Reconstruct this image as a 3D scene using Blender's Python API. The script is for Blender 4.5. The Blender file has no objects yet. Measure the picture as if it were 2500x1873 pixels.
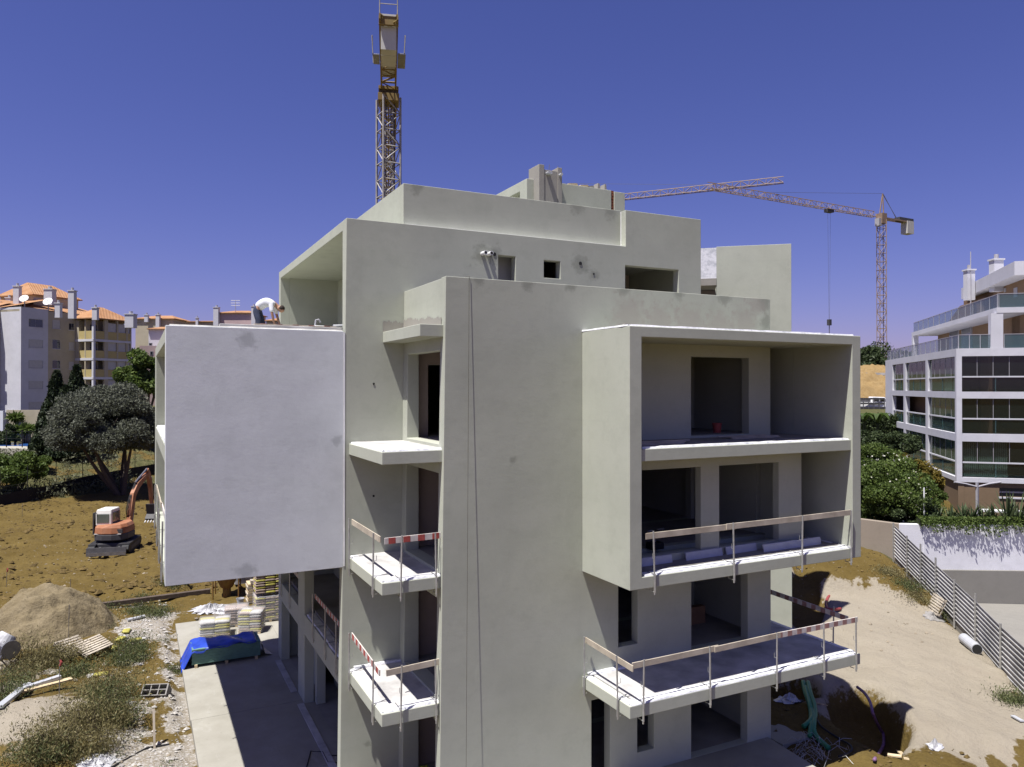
import bpy, bmesh, math, random
import numpy as np
from mathutils import Matrix, Vector
random.seed(7); RNG = np.random.default_rng(11)
R = math.radians
scn = bpy.context.scene
col = scn.collection

# ------------------------------------------------------------------ camera, sky, sun
FPX, CX, CY, W0 = 1830.0, 1250.0, 936.5, 2500.0        # photograph's pixel grid
YAW, PIT = math.atan2(1619, 3234), math.atan2(9.5, 1830)
CAMZ = 10.8
FW = Vector((math.sin(YAW)*math.cos(PIT), math.cos(YAW)*math.cos(PIT), math.sin(PIT)))
RT = Vector((math.cos(YAW), -math.sin(YAW), 0)); UP = RT.cross(FW)
CAM = Vector((0, 0, CAMZ))
cam_d = bpy.data.cameras.new('camera'); cam = bpy.data.objects.new('camera', cam_d); col.objects.link(cam)
cam_d.sensor_width = 36; cam_d.lens = 36*FPX/W0; cam_d.clip_start = 0.1; cam_d.clip_end = 9000
m = Matrix((RT, UP, -FW)).transposed().to_4x4(); m.translation = CAM
cam.matrix_world = m
scn.camera = cam

SUN = Vector((0.362, 0.120, -1.0)).normalized()          # direction of travel of sunlight
w = bpy.data.worlds.new('World'); scn.world = w; w.use_nodes = True
nt = w.node_tree; bg = nt.nodes['Background']
sky = nt.nodes.new('ShaderNodeTexSky'); sky.sky_type = 'NISHITA'; sky.sun_disc = False
sky.sun_elevation = math.asin(-SUN.z)
sky.sun_rotation = math.atan2(-SUN.x, -SUN.y)
sky.air_density = 1.0; sky.dust_density = 0.6; sky.ozone_density = 5.0; sky.altitude = 40
tint = nt.nodes.new('ShaderNodeMix'); tint.data_type = 'RGBA'; tint.blend_type = 'MULTIPLY'
tint.inputs[0].default_value = 1.0; tint.inputs[7].default_value = (0.98, 0.685, 1.12, 1)
hs = nt.nodes.new('ShaderNodeHueSaturation'); hs.inputs['Saturation'].default_value = 1.10; nt.links.new(sky.outputs[0], hs.inputs['Color']); nt.links.new(hs.outputs[0], tint.inputs[6]); nt.links.new(tint.outputs[2], bg.inputs[0])
bg.inputs[1].default_value = 0.053
sd = bpy.data.lights.new('sun', 'SUN'); so = bpy.data.objects.new('sun', sd); col.objects.link(so)
sd.energy = 5.0; sd.angle = R(0.5); sd.color = (1.0, 0.97, 0.92)
so.rotation_euler = SUN.to_track_quat('-Z', 'Y').to_euler(); so.location = (0, 0, 60)
vs = scn.view_settings; vs.view_transform = 'Standard'; vs.look = 'None'; vs.exposure = 0.75; vs.gamma = 1

# ------------------------------------------------------------------ pixel -> place helpers
def ray(x, y): return FW + RT*((x-CX)/FPX) - UP*((y-CY)/FPX)
def onX(x, y, X): r = ray(x, y); return CAM + r*((X-CAM.x)/r.x)
def onY(x, y, Y): r = ray(x, y); return CAM + r*((Y-CAM.y)/r.y)
def onZ(x, y, Z): r = ray(x, y); return CAM + r*((Z-CAM.z)/r.z)
def at(x, y, d): return CAM + ray(x, y)*d
def crop(x0, y0, s): return lambda x, y: (x0+x*s, y0+y*s)
cRT = crop(2080, 600, 420/1740); cRM = crop(2080, 980, 420/1657); cRB = crop(1880, 1380, 620/2084)
cLT = crop(0, 650, 420/1988); cLM = crop(0, 1000, 420/1657); cLB = crop(0, 1400, 460/1611)
c65 = crop(460, 1390, 240/1591); c8b = crop(1500, 400, 800/2212); c7b = crop(1150, 380, 600/2212)
c4 = crop(1400, 1380, 740/2212)

# ------------------------------------------------------------------ materials
def lin(r, g, b, k=1.0):
    f = lambda c: ((c/255+0.055)/1.055)**2.4 if c > 10 else c/255/12.92
    return tuple(min(0.9, f(c)*k) for c in (r, g, b))
class N:
    def __init__(s, name):
        s.m = bpy.data.materials.new(name); s.m.use_nodes = True; s.t = s.m.node_tree
        s.p = s.t.nodes['Principled BSDF']; s.co = s.t.nodes.new('ShaderNodeTexCoord')
    def n(s, t, **k):
        o = s.t.nodes.new(t)
        for a, v in k.items(): setattr(o, a, v)
        return o
    def l(s, a, b): s.t.links.new(a, b)
    def mapped(s, sc):
        mp = s.n('ShaderNodeMapping'); mp.inputs['Scale'].default_value = sc
        s.l(s.co.outputs['Object'], mp.inputs[0]); return mp.outputs[0]
    def noise(s, scale, detail=4, rough=0.55, sc=(1, 1, 1)):
        o = s.n('ShaderNodeTexNoise'); o.inputs['Scale'].default_value = scale
        o.inputs['Detail'].default_value = detail; o.inputs['Roughness'].default_value = rough
        s.l(s.mapped(sc), o.inputs['Vector']); return o.outputs[0]
    def ramp(s, x, a, b, c0=0.0, c1=1.0):
        o = s.n('ShaderNodeMapRange'); o.inputs[1].default_value = a; o.inputs[2].default_value = b
        o.inputs[3].default_value = c0; o.inputs[4].default_value = c1; s.l(x, o.inputs[0]); return o.outputs[0]
    def mix(s, f, a, b, blend='MIX'):
        o = s.n('ShaderNodeMix', data_type='RGBA', blend_type=blend)
        for i, v in ((0, f), (6, a), (7, b)):
            if isinstance(v, (int, float)): o.inputs[i].default_value = v
            elif isinstance(v, tuple): o.inputs[i].default_value = (*v[:3], 1)
            else: s.l(v, o.inputs[i])
        return o.outputs[2]
    def mul(s, a, b, op='MULTIPLY'):
        o = s.n('ShaderNodeMath', operation=op)
        for i, v in ((0, a), (1, b)):
            if isinstance(v, (int, float)): o.inputs[i].default_value = v
            else: s.l(v, o.inputs[i])
        return o.outputs[0]
    def bump(s, h, strength, dist=0.02, prev=None):
        o = s.n('ShaderNodeBump'); o.inputs['Strength'].default_value = strength; o.inputs['Distance'].default_value = dist
        s.l(h, o.inputs['Height'])
        if prev is not None: s.l(prev, o.inputs['Normal'])
        return o.outputs[0]
    def out(s, colr, rough=0.85, normal=None, spec=0.3, metal=0.0):
        if isinstance(colr, tuple): s.p.inputs['Base Color'].default_value = (*colr[:3], 1)
        else: s.l(colr, s.p.inputs['Base Color'])
        if isinstance(rough, (int, float)): s.p.inputs['Roughness'].default_value = rough
        else: s.l(rough, s.p.inputs['Roughness'])
        s.p.inputs['Specular IOR Level'].default_value = spec; s.p.inputs['Metallic'].default_value = metal
        if normal is not None: s.l(normal, s.p.inputs['Normal'])
        return s.m
def sc3(c, k): return tuple(min(.9, x*k) for x in c)
def plain(name, c, rough=0.7, var=0.15, scale=3.0, bump=0.1, metal=0.0, spec=0.3, c2=None, bscale=30):
    n = N(name); a = n.noise(scale, 5)
    f = n.ramp(a, .3, .7)
    base = n.mix(f, sc3(c, 1-var), c2 if c2 else sc3(c, 1+var))
    nor = n.bump(n.noise(bscale, 3), bump, 0.01) if bump else None
    return n.out(base, rough, nor, spec, metal)
def plaster(name, c, spots=(), pink=()):
    n = N(name)
    big = n.ramp(n.noise(0.45, 5, .6), .3, .7)
    band = n.ramp(n.noise(0.9, 4, .6, (.35, .35, 1.6)), .3, .7)
    fine = n.noise(14, 3)
    base = n.mix(big, sc3(c, .90), sc3(c, 1.07))
    base = n.mix(n.mul(band, .42), base, (c[0]*1.08, c[1]*1.05, c[2]*1.10))
    base = n.mix(n.ramp(n.noise(1.7, 6, .7), .50, .72, 0, .45), base, sc3(c, .80))
    base = n.mix(n.ramp(n.noise(.8, 4, .6, (3.5, 3.5, .25)), .6, .8, 0, .25), base, sc3(c, .84))
    base = n.mix(n.ramp(fine, .3, .75, 0, .18), base, sc3(c, .86))
    def spot(base, pts, colr, rad, amt):
        wob = n.noise(4.5, 6, .7)
        for (x, y, z, r) in pts:
            d = n.n('ShaderNodeVectorMath', operation='DISTANCE'); n.l(n.co.outputs['Object'], d.inputs[0]); d.inputs[1].default_value = (x, y, z)
            dd = n.mul(d.outputs['Value'], n.ramp(wob, .3, .7, .45, 1.7))
            base = n.mix(n.ramp(dd, r*.45, r*1.15, amt, 0), base, colr)
        return base
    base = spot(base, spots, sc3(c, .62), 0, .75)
    base = spot(base, pink, (c[0]*.86, c[1]*.76, c[2]*.80), 0, .6)
    z_ = n.n('ShaderNodeSeparateXYZ'); n.l(n.co.outputs['Object'], z_.inputs[0])
    zz = n.mul(n.mul(z_.outputs[2], n.mul(n.noise(.7, 3), .25), 'ADD'), 1.55, 'MODULO')        # day-work joints of the render coat
    base = n.mix(n.mul(n.ramp(n.mul(n.mul(zz, -.775, 'ADD'), 0, 'ABSOLUTE'), .0, .05, 1, 0), n.ramp(n.noise(.6, 3), .45, .65, 0, .16)), base, sc3(c, .80))
    base = n.mix(n.ramp(n.noise(2.2, 5, .7, (1, 1, .35)), .62, .78, 0, .35), base, sc3(c, 1.16))
    nor = n.bump(n.noise(1.1, 3), .05, .12); nor = n.bump(n.noise(5, 5, .6, (1, 1, 2.2)), .06, .02, nor)
    nor = n.bump(n.noise(26, 4, .65), .22, .006, nor)
    nor = n.bump(n.noise(140, 2), .25, .002, nor)
    return n.out(base, .93, nor, .15)

M = {}
OLIVE = (.402, .418, .346)
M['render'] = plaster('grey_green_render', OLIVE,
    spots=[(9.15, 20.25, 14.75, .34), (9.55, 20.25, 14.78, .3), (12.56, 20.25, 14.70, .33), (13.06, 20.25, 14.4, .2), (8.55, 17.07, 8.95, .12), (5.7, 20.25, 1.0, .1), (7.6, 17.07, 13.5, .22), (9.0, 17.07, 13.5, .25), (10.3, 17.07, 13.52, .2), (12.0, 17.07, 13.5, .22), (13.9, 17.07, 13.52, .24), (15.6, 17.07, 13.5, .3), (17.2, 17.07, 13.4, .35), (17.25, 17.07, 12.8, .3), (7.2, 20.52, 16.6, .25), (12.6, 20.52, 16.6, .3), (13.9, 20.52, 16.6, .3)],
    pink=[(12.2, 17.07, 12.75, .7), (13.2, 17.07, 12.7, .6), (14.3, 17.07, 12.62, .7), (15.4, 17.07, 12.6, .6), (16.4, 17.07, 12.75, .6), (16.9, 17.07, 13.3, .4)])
M['primer'] = plaster('pale_white_primer', (.60, .625, .635),
    spots=[(2.55, 20.25, 12.02, .27), (4.85, 20.25, 9.35, .16), (2.5, 20.25, 6.08, .27)])
M['mortar'] = plaster('rough_grey_mortar', (.30, .285, .25))
M['inner'] = plaster('inner_plaster', (.33, .265, .23))
M['floor'] = plain('cement_floor', (.26, .245, .22), .9, .18, 1.2, .2)
M['patio'] = plain('patio_concrete', (.285, .272, .232), .9, .16, .6, .15)
M['curb'] = plain('pale_curb_concrete', (.42, .41, .40), .9, .3, 1.5, .2)
def flashing():
    n = N('white_membrane'); f = n.ramp(n.noise(3.2, 6, .7), .46, .74, 0, .85)
    return n.out(n.mix(f, (.72, .72, .74), (.25, .275, .30)), .45, n.bump(n.noise(16, 3), .5, .02), .5)
M['flash'] = flashing()
M['galv'] = plain('galvanised_tube', (.42, .42, .41), .45, .2, 6, .05, .6)
M['wood'] = plain('weathered_board', (.43, .37, .29), .85, .28, 2.0, .2, c2=(.52, .46, .37))
M['woodnew'] = plain('pale_timber', (.50, .40, .25), .8, .2, 3.0, .15)
M['red'] = plain('red_paint', (.34, .07, .06), .6, .25, 9, .05)
M['white'] = plain('white_paint', (.78, .78, .78), .6, .08, 4, .05)
M['dark'] = plain('opening_shade', (.02, .02, .02), .8, .1, 2, 0)  # near-black, paints the shade inside pipe ends and holes
M['pvc'] = plain('grey_pvc', (.40, .41, .43), .4, .08, 4, 0)
M['black'] = plain('black_rubber', (.016, .016, .017), .6, .2, 8, 0)
M['rope'] = plain('dark_rope', (.11, .10, .085), .9, .2, 8, 0)
M['steel'] = plain('bare_steel', (.26, .26, .27), .4, .2, 6, .05, .7)

# ------------------------------------------------------------------ mesh building
WM = {}
class MB:
    def __init__(s): s.v = []; s.f = []; s.M = None
    def add(s, vs, fs):
        b = len(s.v)
        if s.M is not None: vs = [tuple(s.M @ Vector(p)) for p in vs]
        s.v += [tuple(p) for p in vs]; s.f += [tuple(i+b for i in f) for f in fs]; return s
    def box(s, a, b):
        x0, y0, z0 = a; x1, y1, z1 = b
        return s.add([(x0,y0,z0),(x1,y0,z0),(x1,y1,z0),(x0,y1,z0),(x0,y0,z1),(x1,y0,z1),(x1,y1,z1),(x0,y1,z1)],
                     [(3,2,1,0),(4,5,6,7),(0,1,5,4),(1,2,6,5),(2,3,7,6),(3,0,4,7)])
    def beam(s, p, q, w, h=None, up=(0, 0, 1)):
        p = Vector(p); q = Vector(q); h = h or w; d = (q-p)
        if d.length < 1e-6: return s
        d.normalize(); u = Vector(up)
        if abs(d.dot(u)) > .98: u = Vector((1, 0, 0))
        a = d.cross(u).normalized()*(w/2); b = a.cross(d).normalized()*(h/2)
        vs = [p-a-b, p+a-b, p+a+b, p-a+b, q-a-b, q+a-b, q+a+b, q-a+b]
        return s.add(vs, [(0,1,2,3),(7,6,5,4),(4,5,1,0),(5,6,2,1),(6,7,3,2),(7,4,0,3)])
    def prism(s, poly, e):                      # polygon of 3-D points extruded by vector e
        n = len(poly); e = Vector(e); P = [Vector(p) for p in poly]
        return s.add(P+[p+e for p in P], [tuple(range(n))[::-1], tuple(range(n, 2*n))]+[(i, (i+1) % n, n+(i+1) % n, n+i) for i in range(n)])
    def tube(s, pts, r, n=8, cap=True):
        pts = [Vector(p) for p in pts]; rr = r if isinstance(r, (list, tuple)) else [r]*len(pts)
        b = []; pa = None
        for i, p in enumerate(pts):
            d = (pts[min(i+1, len(pts)-1)]-pts[max(i-1, 0)]).normalized()
            if pa is None:
                u = Vector((0, 0, 1)) if abs(d.z) < .9 else Vector((1, 0, 0)); pa = d.cross(u).normalized()
            else: pa = (pa-d*pa.dot(d)).normalized()
            q = d.cross(pa)
            b += [p+(pa*math.cos(2*math.pi*k/n)+q*math.sin(2*math.pi*k/n))*rr[i] for k in range(n)]
        f = [(i*n+k, i*n+(k+1) % n, (i+1)*n+(k+1) % n, (i+1)*n+k) for i in range(len(pts)-1) for k in range(n)]
        if cap: f += [tuple(range(n))[::-1], tuple((len(pts)-1)*n+k for k in range(n))]
        return s.add(b, f)
    def cyl(s, p, q, r, n=12, r2=None): return s.tube([p, q], [r, r if r2 is None else r2], n)
    def lathe(s, prof, c=(0, 0, 0), n=16, ax=None):     # prof (r, h) about z or matrix ax
        vs = []; c = Vector(c)
        for r, h in prof:
            for k in range(n):
                p = Vector((r*math.cos(2*math.pi*k/n), r*math.sin(2*math.pi*k/n), h))
                vs.append((ax @ p if ax is not None else p)+c)
        f = [(i*n+k, i*n+(k+1) % n, (i+1)*n+(k+1) % n, (i+1)*n+k) for i in range(len(prof)-1) for k in range(n)]
        f += [tuple(range(n))[::-1], tuple((len(prof)-1)*n+k for k in range(n))]
        return s.add(vs, f)
    def wall(s, ax, t0, t1, solid, holes=()):           # rectangles (u0,u1,z0,z1) in plane, extruded t0..t1
        us = sorted({round(r[i], 4) for r in list(solid)+list(holes) for i in (0, 1)})
        zs = sorted({round(r[i], 4) for r in list(solid)+list(holes) for i in (2, 3)})
        def isin(u, z, rs): return any(r[0] < u < r[1] and r[2] < z < r[3] for r in rs)
        S = {(i, j): isin((us[i]+us[i+1])/2, (zs[j]+zs[j+1])/2, solid) and not isin((us[i]+us[i+1])/2, (zs[j]+zs[j+1])/2, holes)
             for i in range(len(us)-1) for j in range(len(zs)-1)}
        P = (lambda t, u, z: (u, t, z)) if ax == 'Y' else ((lambda t, u, z: (t, u, z)) if ax == 'X' else (lambda t, u, z: (u, z, t)))
        idx = {}; vs = []; fs = []
        def V(k, i, j):
            if (k, i, j) not in idx: idx[(k, i, j)] = len(vs); vs.append(P((t0, t1)[k], us[i], zs[j]))
            return idx[(k, i, j)]
        for (i, j), on in S.items():
            if not on: continue
            fs += [(V(0,i,j), V(0,i+1,j), V(0,i+1,j+1), V(0,i,j+1)), (V(1,i,j+1), V(1,i+1,j+1), V(1,i+1,j), V(1,i,j))]
            if not S.get((i-1, j)): fs.append((V(0,i,j), V(0,i,j+1), V(1,i,j+1), V(1,i,j)))
            if not S.get((i+1, j)): fs.append((V(1,i+1,j), V(1,i+1,j+1), V(0,i+1,j+1), V(0,i+1,j)))
            if not S.get((i, j-1)): fs.append((V(1,i,j), V(1,i+1,j), V(0,i+1,j), V(0,i,j)))
            if not S.get((i, j+1)): fs.append((V(0,i,j+1), V(0,i+1,j+1), V(1,i+1,j+1), V(1,i,j+1)))
        return s.add(vs, fs)
    def build(s, name, mat, parent=None, smooth=False, bevel=0, fix=True, warp=None, sub=0):
        me = bpy.data.meshes.new(name)
        vs = [warp(v) for v in s.v] if warp else s.v
        me.from_pydata(vs, [], s.f)
        if fix:
            bm = bmesh.new(); bm.from_mesh(me); bmesh.ops.recalc_face_normals(bm, faces=bm.faces); bm.to_mesh(me); bm.free()
        if smooth: me.polygons.foreach_set('use_smooth', [True]*len(me.polygons))
        return link(name, me, mat, parent, bevel, sub)
def link(name, me, mat, parent=None, bevel=0, sub=0):
    if mat: me.materials.append(M[mat] if isinstance(mat, str) else mat)
    o = bpy.data.objects.new(name, me); col.objects.link(o); WM[o] = Matrix.Identity(4)
    if parent is not None:
        o.parent = parent; o.matrix_parent_inverse = WM[parent].inverted()
    if bevel:
        b = o.modifiers.new('bevel', 'BEVEL'); b.width = bevel; b.segments = 2; b.limit_method = 'ANGLE'; b.angle_limit = R(40)
    if sub:
        b = o.modifiers.new('sub', 'SUBSURF'); b.levels = sub; b.render_levels = sub
    return o
def tag(o, label=None, cat=None, group=None, kind=None):
    for k, v in (('label', label), ('category', cat), ('group', group), ('kind', kind)):
        if v: o[k] = v
    return o
def thing(name, label, cat, loc=(0, 0, 0), rz=0.0, group=None):
    o = bpy.data.objects.new(name, None); col.objects.link(o); o.empty_display_size = .3
    o.location = loc; o.rotation_euler = (0, 0, rz); WM[o] = Matrix.Translation(loc) @ Matrix.Rotation(rz, 4, 'Z')
    return tag(o, label, cat, group)
def local(o, mb): mb.M = WM[o]; return mb               # build in the thing's own frame
KIDS = {}
def dup(root, loc, rz, label=None, group=None, scale=1.0):
    r = root.copy(); col.objects.link(r); r.location = loc; r.rotation_euler = (0, 0, rz); r.scale = (scale,)*3
    WM[r] = Matrix.Translation(loc) @ Matrix.Rotation(rz, 4, 'Z') @ Matrix.Scale(scale, 4)
    if label: r['label'] = label
    if group: r['group'] = group
    for ch in [o for o in list(WM) if o.parent == root]:
        c = ch.copy(); col.objects.link(c); c.parent = r; c.matrix_parent_inverse = ch.matrix_parent_inverse.copy(); WM[c] = Matrix.Identity(4)
        for g in [o for o in list(WM) if o.parent == ch]:
            d = g.copy(); col.objects.link(d); d.parent = c; d.matrix_parent_inverse = g.matrix_parent_inverse.copy(); WM[d] = Matrix.Identity(4)
    return r

# value noise on arrays
def vnoise(x, y, seed=0):
    xi = np.floor(x).astype(np.int64); yi = np.floor(y).astype(np.int64); fx = x-xi; fy = y-yi
    fx = fx*fx*(3-2*fx); fy = fy*fy*(3-2*fy)
    def h(a, b):
        n = (a*374761393+b*668265263+seed*974711) & 0x7fffffff
        n = ((n ^ (n >> 13))*1274126177) & 0x7fffffff
        return ((n ^ (n >> 16)) & 0xffff)/65535.0
    return (h(xi, yi)*(1-fx)+h(xi+1, yi)*fx)*(1-fy)+(h(xi, yi+1)*(1-fx)+h(xi+1, yi+1)*fx)*fy
def fbm(x, y, seed=0, o=4, g=.5):
    s = 0; a = 1; t = 0
    for k in range(o): s = s+a*vnoise(x*2**k, y*2**k, seed+k*17); t += a; a *= g
    return s/t
def sstep(e0, e1, x): t = np.clip((x-e0)/(e1-e0), 0, 1); return t*t*(3-2*t)
# ------------------------------------------------------------------ the building under construction
bld = thing('apartment_building', 'unfinished grey-green rendered apartment block with projecting balcony boxes and open doorways', 'building', (5.1, 20.25, 0))
P1, P2, XA, XB = 20.25, 17.07, 5.1, 6.74
LV = (0.1, 3.2, 6.3, 9.4, 12.35)
def lean(v):                                             # the two left corners lean a little, as in the photograph
    x, y, z = v
    if abs(x-XA) < .02 and y < 20.6: x -= .011*(15.42-z)
    elif abs(x-XB) < .02: x -= .0125*(13.52-z)
    return (x, y, z)
def B(name, mat, *boxes, parent=None, bevel=.012, warp=None):
    for b in boxes: o = MB().box(*b).build(name, mat, parent or bld, bevel=bevel, warp=warp)
    return o
# front wall of the taller volume
MB().wall('Y', P1, P1+.3, [(XA, 17.45, -.3, 15.42), (14.3, 17.45, 15.42, 16.61)],
    [(9.68, 10.26, 13.2, 14.77), (11.24, 11.83, 14.19, 14.74), (14.28, 16.48, 12.4, 14.80),
     (7.44, 8.3, 9.4, 11.45)]+[(10.9, 17.0, z, z+2.55) for z in LV[:4]]).build('front_wall', 'render', bld, bevel=.012, warp=lean)
MB().wall('X', XA, XA+.35, [(P1+.3, 31.1, 5.9, 15.42)], [(20.7, 30.75, 12.35, 15.14)]).build('side_wall', 'render', bld, bevel=.012)
B('roof_slab', 'render', ((XA+.35, P1+.3, 15.16), (17.15, 30.8, 15.38)))
B('parapet', 'render', ((6.8, P1+.27, 15.3), (14.3, P1+.55, 16.64)), ((6.8, P1+.55, 15.3), (7.1, 31.0, 16.64)))
B('side_wall', 'render', ((17.15, P1+.3, -.3), (17.45, 31.1, 16.60)))
B('rear_wall', 'render', ((XA+.35, 30.75, -.3), (17.15, 31.1, 15.40)))
B('inner_wall', 'render', ((7.37, P1+.3, 12.36), (7.55, 30.75, 15.16)))
for z in LV:
    B('floor_slab', 'floor', ((XA+.35, P1+.3, z-.29), (17.15, 30.75, z)), bevel=0)
    B('floor_slab', 'floor', ((XB+.3, P2+.3, z-.29), (17.14, P1, z)), bevel=0)
# lower volume in front
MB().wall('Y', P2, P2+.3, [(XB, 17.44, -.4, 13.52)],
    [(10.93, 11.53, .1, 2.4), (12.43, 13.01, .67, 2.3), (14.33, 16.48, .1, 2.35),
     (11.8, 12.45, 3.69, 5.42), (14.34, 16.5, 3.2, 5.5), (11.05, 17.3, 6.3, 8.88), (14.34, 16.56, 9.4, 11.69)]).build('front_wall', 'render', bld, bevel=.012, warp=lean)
MB().wall('X', XB, XB+.3, [(P2+.3, P1, -.4, 13.50)],
    [(17.40, 19.87, z, t) for z, t in ((.1, 2.6), (3.2, 5.6), (6.3, 8.68), (9.4, 11.72))]).build('side_wall', 'render', bld, bevel=.012, warp=lean)
B('side_wall', 'render', ((17.14, P2+.3, -.4), (17.44, P1, 13.49)))
for z in LV[:4]:
    B('partition', 'inner', ((10.5, P2+.3, z), (10.66, P1, z+2.80)), ((10.5, P1+.3, z), (10.66, 25, z+2.80)), ((10.66, 25, z), (17.15, 25.2, z+2.80)), bevel=0)
    MB().wall('Y', P1-.03, P1-.003, [(XB+.3, 10.5, z, z+2.80)], [(7.44, 8.3, 9.39, 11.45)]).build('inner_wall', 'inner', bld)
M['room'] = plaster('lit_room_plaster', (.52, .43, .36)); M['roomg'] = plaster('lit_room_grey', (.5, .5, .5))  # paler than the inner plaster: daylight in the upper rooms painted in
B('room_wall', 'roomg', ((9.4, P1+.75, 12.4), (10.9, P1+.85, 15.16)), bevel=0)
B('room_wall', 'room', ((12.9, 21.2, 12.36), (13.0, 27, 15.16)), ((8.6, 24.0, 12.36), (17.1, 24.2, 15.16)), bevel=0)
# white joint beads, painted ledge sunlight and rough strip above the canopy
B('joint_or_ledge_light', 'white', ((6.82, P1+.02, 15.421), (14.28, P1+.265, 15.428)), bevel=0)  # white strip paints the sunlight lying on the ledge
B('joint_or_ledge_light', 'white', ((14.285, P1+.25, 15.43), (14.305, P1+.27, 16.6)), bevel=0)
B('joint_or_ledge_light', 'white', ((5.02, P1-.012, 5.95), (5.06, P1+.02, 12.3)), bevel=0)
B('joint_or_ledge_light', 'white', ((6.725, 20.225, 9.3), (6.745, 20.245, 12.0)), bevel=0)
mb = MB()
nS = 60; hv = [.16+.16*t/nS+.13*(fbm(np.array([t*.35]), np.array([0.]), 3)[0]-.5)+.05*random.random() for t in range(nS+1)]
mb.add([(XB-.014-.0125*(13.52-12.4), 17.3+(P1-17.31)*t/nS, 12.345) for t in range(nS+1)]+[(XB-.014-.0125*(13.52-12.4)+.002, 17.3+(P1-17.31)*t/nS, 12.36+hv[t]) for t in range(nS+1)], [(t, t+1, nS+2+t, nS+1+t) for t in range(nS)])
mb.add([(6.12+.61*t/20, P1-.013, 12.345) for t in range(21)]+[(6.12+.61*t/20, P1-.012, 12.58+.10*random.random()) for t in range(21)], [(t, t+1, 22+t, 21+t) for t in range(20)])
tag(mb.build('bare_strip', 'mortar', bld), kind='stuff')
# canopy and the three small balconies
B('canopy', 'render', ((6.12, 17.2, 12.04), (XB, P1, 12.34)))
M['bwhite'] = plain('chipped_white_board', (.52, .48, .45), .8, .2, 5, .1); M['oldflash'] = plain('dusty_mortar_bed', (.40, .39, .36), .9, .3, 4, .3)
def flash_strip(parent, p, q, w=.16, h=.05, seed=0, mat='flash'):     # hand-laid white membrane, uneven
    rnd = random.Random(seed); p = Vector(p); q = Vector(q); d = (q-p); L = d.length; d.normalize(); s = Vector((-d.y, d.x, 0))
    n = max(4, int(L/.22)); vs = []; fs = []
    for i in range(n+1):
        c = p+d*(L*i/n); a = w*(.46+.07*rnd.random()); b = w*(.47+.09*rnd.random()); hh = h*(.5+.22*rnd.random())
        vs += [c-s*a, c-s*a*.8+Vector((0, 0, hh)), c+s*b*.8+Vector((0, 0, hh*1.05)), c+s*b]
    for i in range(n):
        for k in range(3): fs.append((4*i+k, 4*i+4+k, 4*i+5+k, 4*i+1+k))
    fs += [(3, 2, 1, 0), (4*n, 4*n+1, 4*n+2, 4*n+3)]
    return MB().add(vs, fs).build('membrane_strip', mat, parent, smooth=False)
for k, (z0, z1) in enumerate(((8.97, 9.27), (5.89, 6.18), (2.80, 3.10))):
    s = B('balcony_slab', 'render', ((5.17, 17.17, z0), (XB, P1, z1)))
    B('screed', 'curb', ((5.36, 17.36, z1+.001), (XB+.02, P1-.003, z1+.045)), parent=s, bevel=0)
    flash_strip(s, (5.30, 17.25, z1+.002), (5.30, P1-.05, z1+.002), .2, .07, k); flash_strip(s, (5.25, 17.30, z1+.003), (XB-.02, 17.30, z1+.003), .2, .07, k+9)
    if k == 2: flash_strip(s, (5.3, P1-.06, z1+.05), (XB+.1, P1-.06, z1+.05), .12, .1, 31)
# the big two-storey balcony box
FY = 14.91
MB().wall('Y', FY, P2, [(10.64, 11.0, 5.89, 12.29), (18.42, 18.77, 5.89, 12.29), (10.64, 18.77, 12.03, 12.29), (10.64, 18.77, 5.89, 6.18)]).build('balcony_frame', 'render', bld, bevel=.014)
MB().wall('Y', P2+.002, 19.5, [(18.42, 18.77, 5.89, 12.29), (17.45, 18.77, 12.03, 12.29), (17.45, 18.77, 5.89, 6.18), (17.45, 18.77, 8.985, 9.29)]).build('balcony_frame', 'render', bld, bevel=.01)
B('side_wall', 'render', ((17.45, 19.2, 6.18), (18.42, 19.45, 12.03)))
B('balcony_slab', 'render', ((11.002, FY+.05, 8.985), (18.418, P2-.002, 9.29)))
MB().wall('Y', 15.87, 16.1, [(11.002, 17.44, 6.182, 8.983)], [(11.35, 13.66, 6.40, 8.65), (14.31, 16.53, 6.40, 8.65)]).build('balcony_wall', 'render', bld, bevel=.01)
B('balcony_wall', 'render', ((17.2, 16.102, 6.182), (17.438, P2-.002, 8.983)))
for a, b, s_ in (((10.70, 15.02, 12.292), (18.5, 15.02, 12.292), 41), ((10.72, 15.0, 12.292), (10.72, P2, 12.292), 42), ((11.1, 15.10, 9.292), (18.40, 15.10, 9.292), 43),
                 ((11.1, 15.02, 6.182), (18.40, 15.02, 6.182), 44), ((11.1, 15.16, 6.182), (18.40, 15.16, 6.182), 45), ((18.34, 15.0, 6.182), (18.34, 16.9, 6.182), 46)):
    flash_strip(bld, a, b, .17 if s_ != 45 else .1, .065, s_)
B('screed', 'floor', ((11.01, 15.25, 6.181), (18.41, 15.86, 6.22)), ((17.45, 15.86, 6.181), (18.41, 19.2, 6.22)), bevel=0)
B('screed', 'floor', ((11.01, 15.2, 9.291), (18.41, P2-.003, 9.33)), ((17.46, P2, 9.291), (18.41, 19.2, 9.33)), bevel=0)
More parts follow.
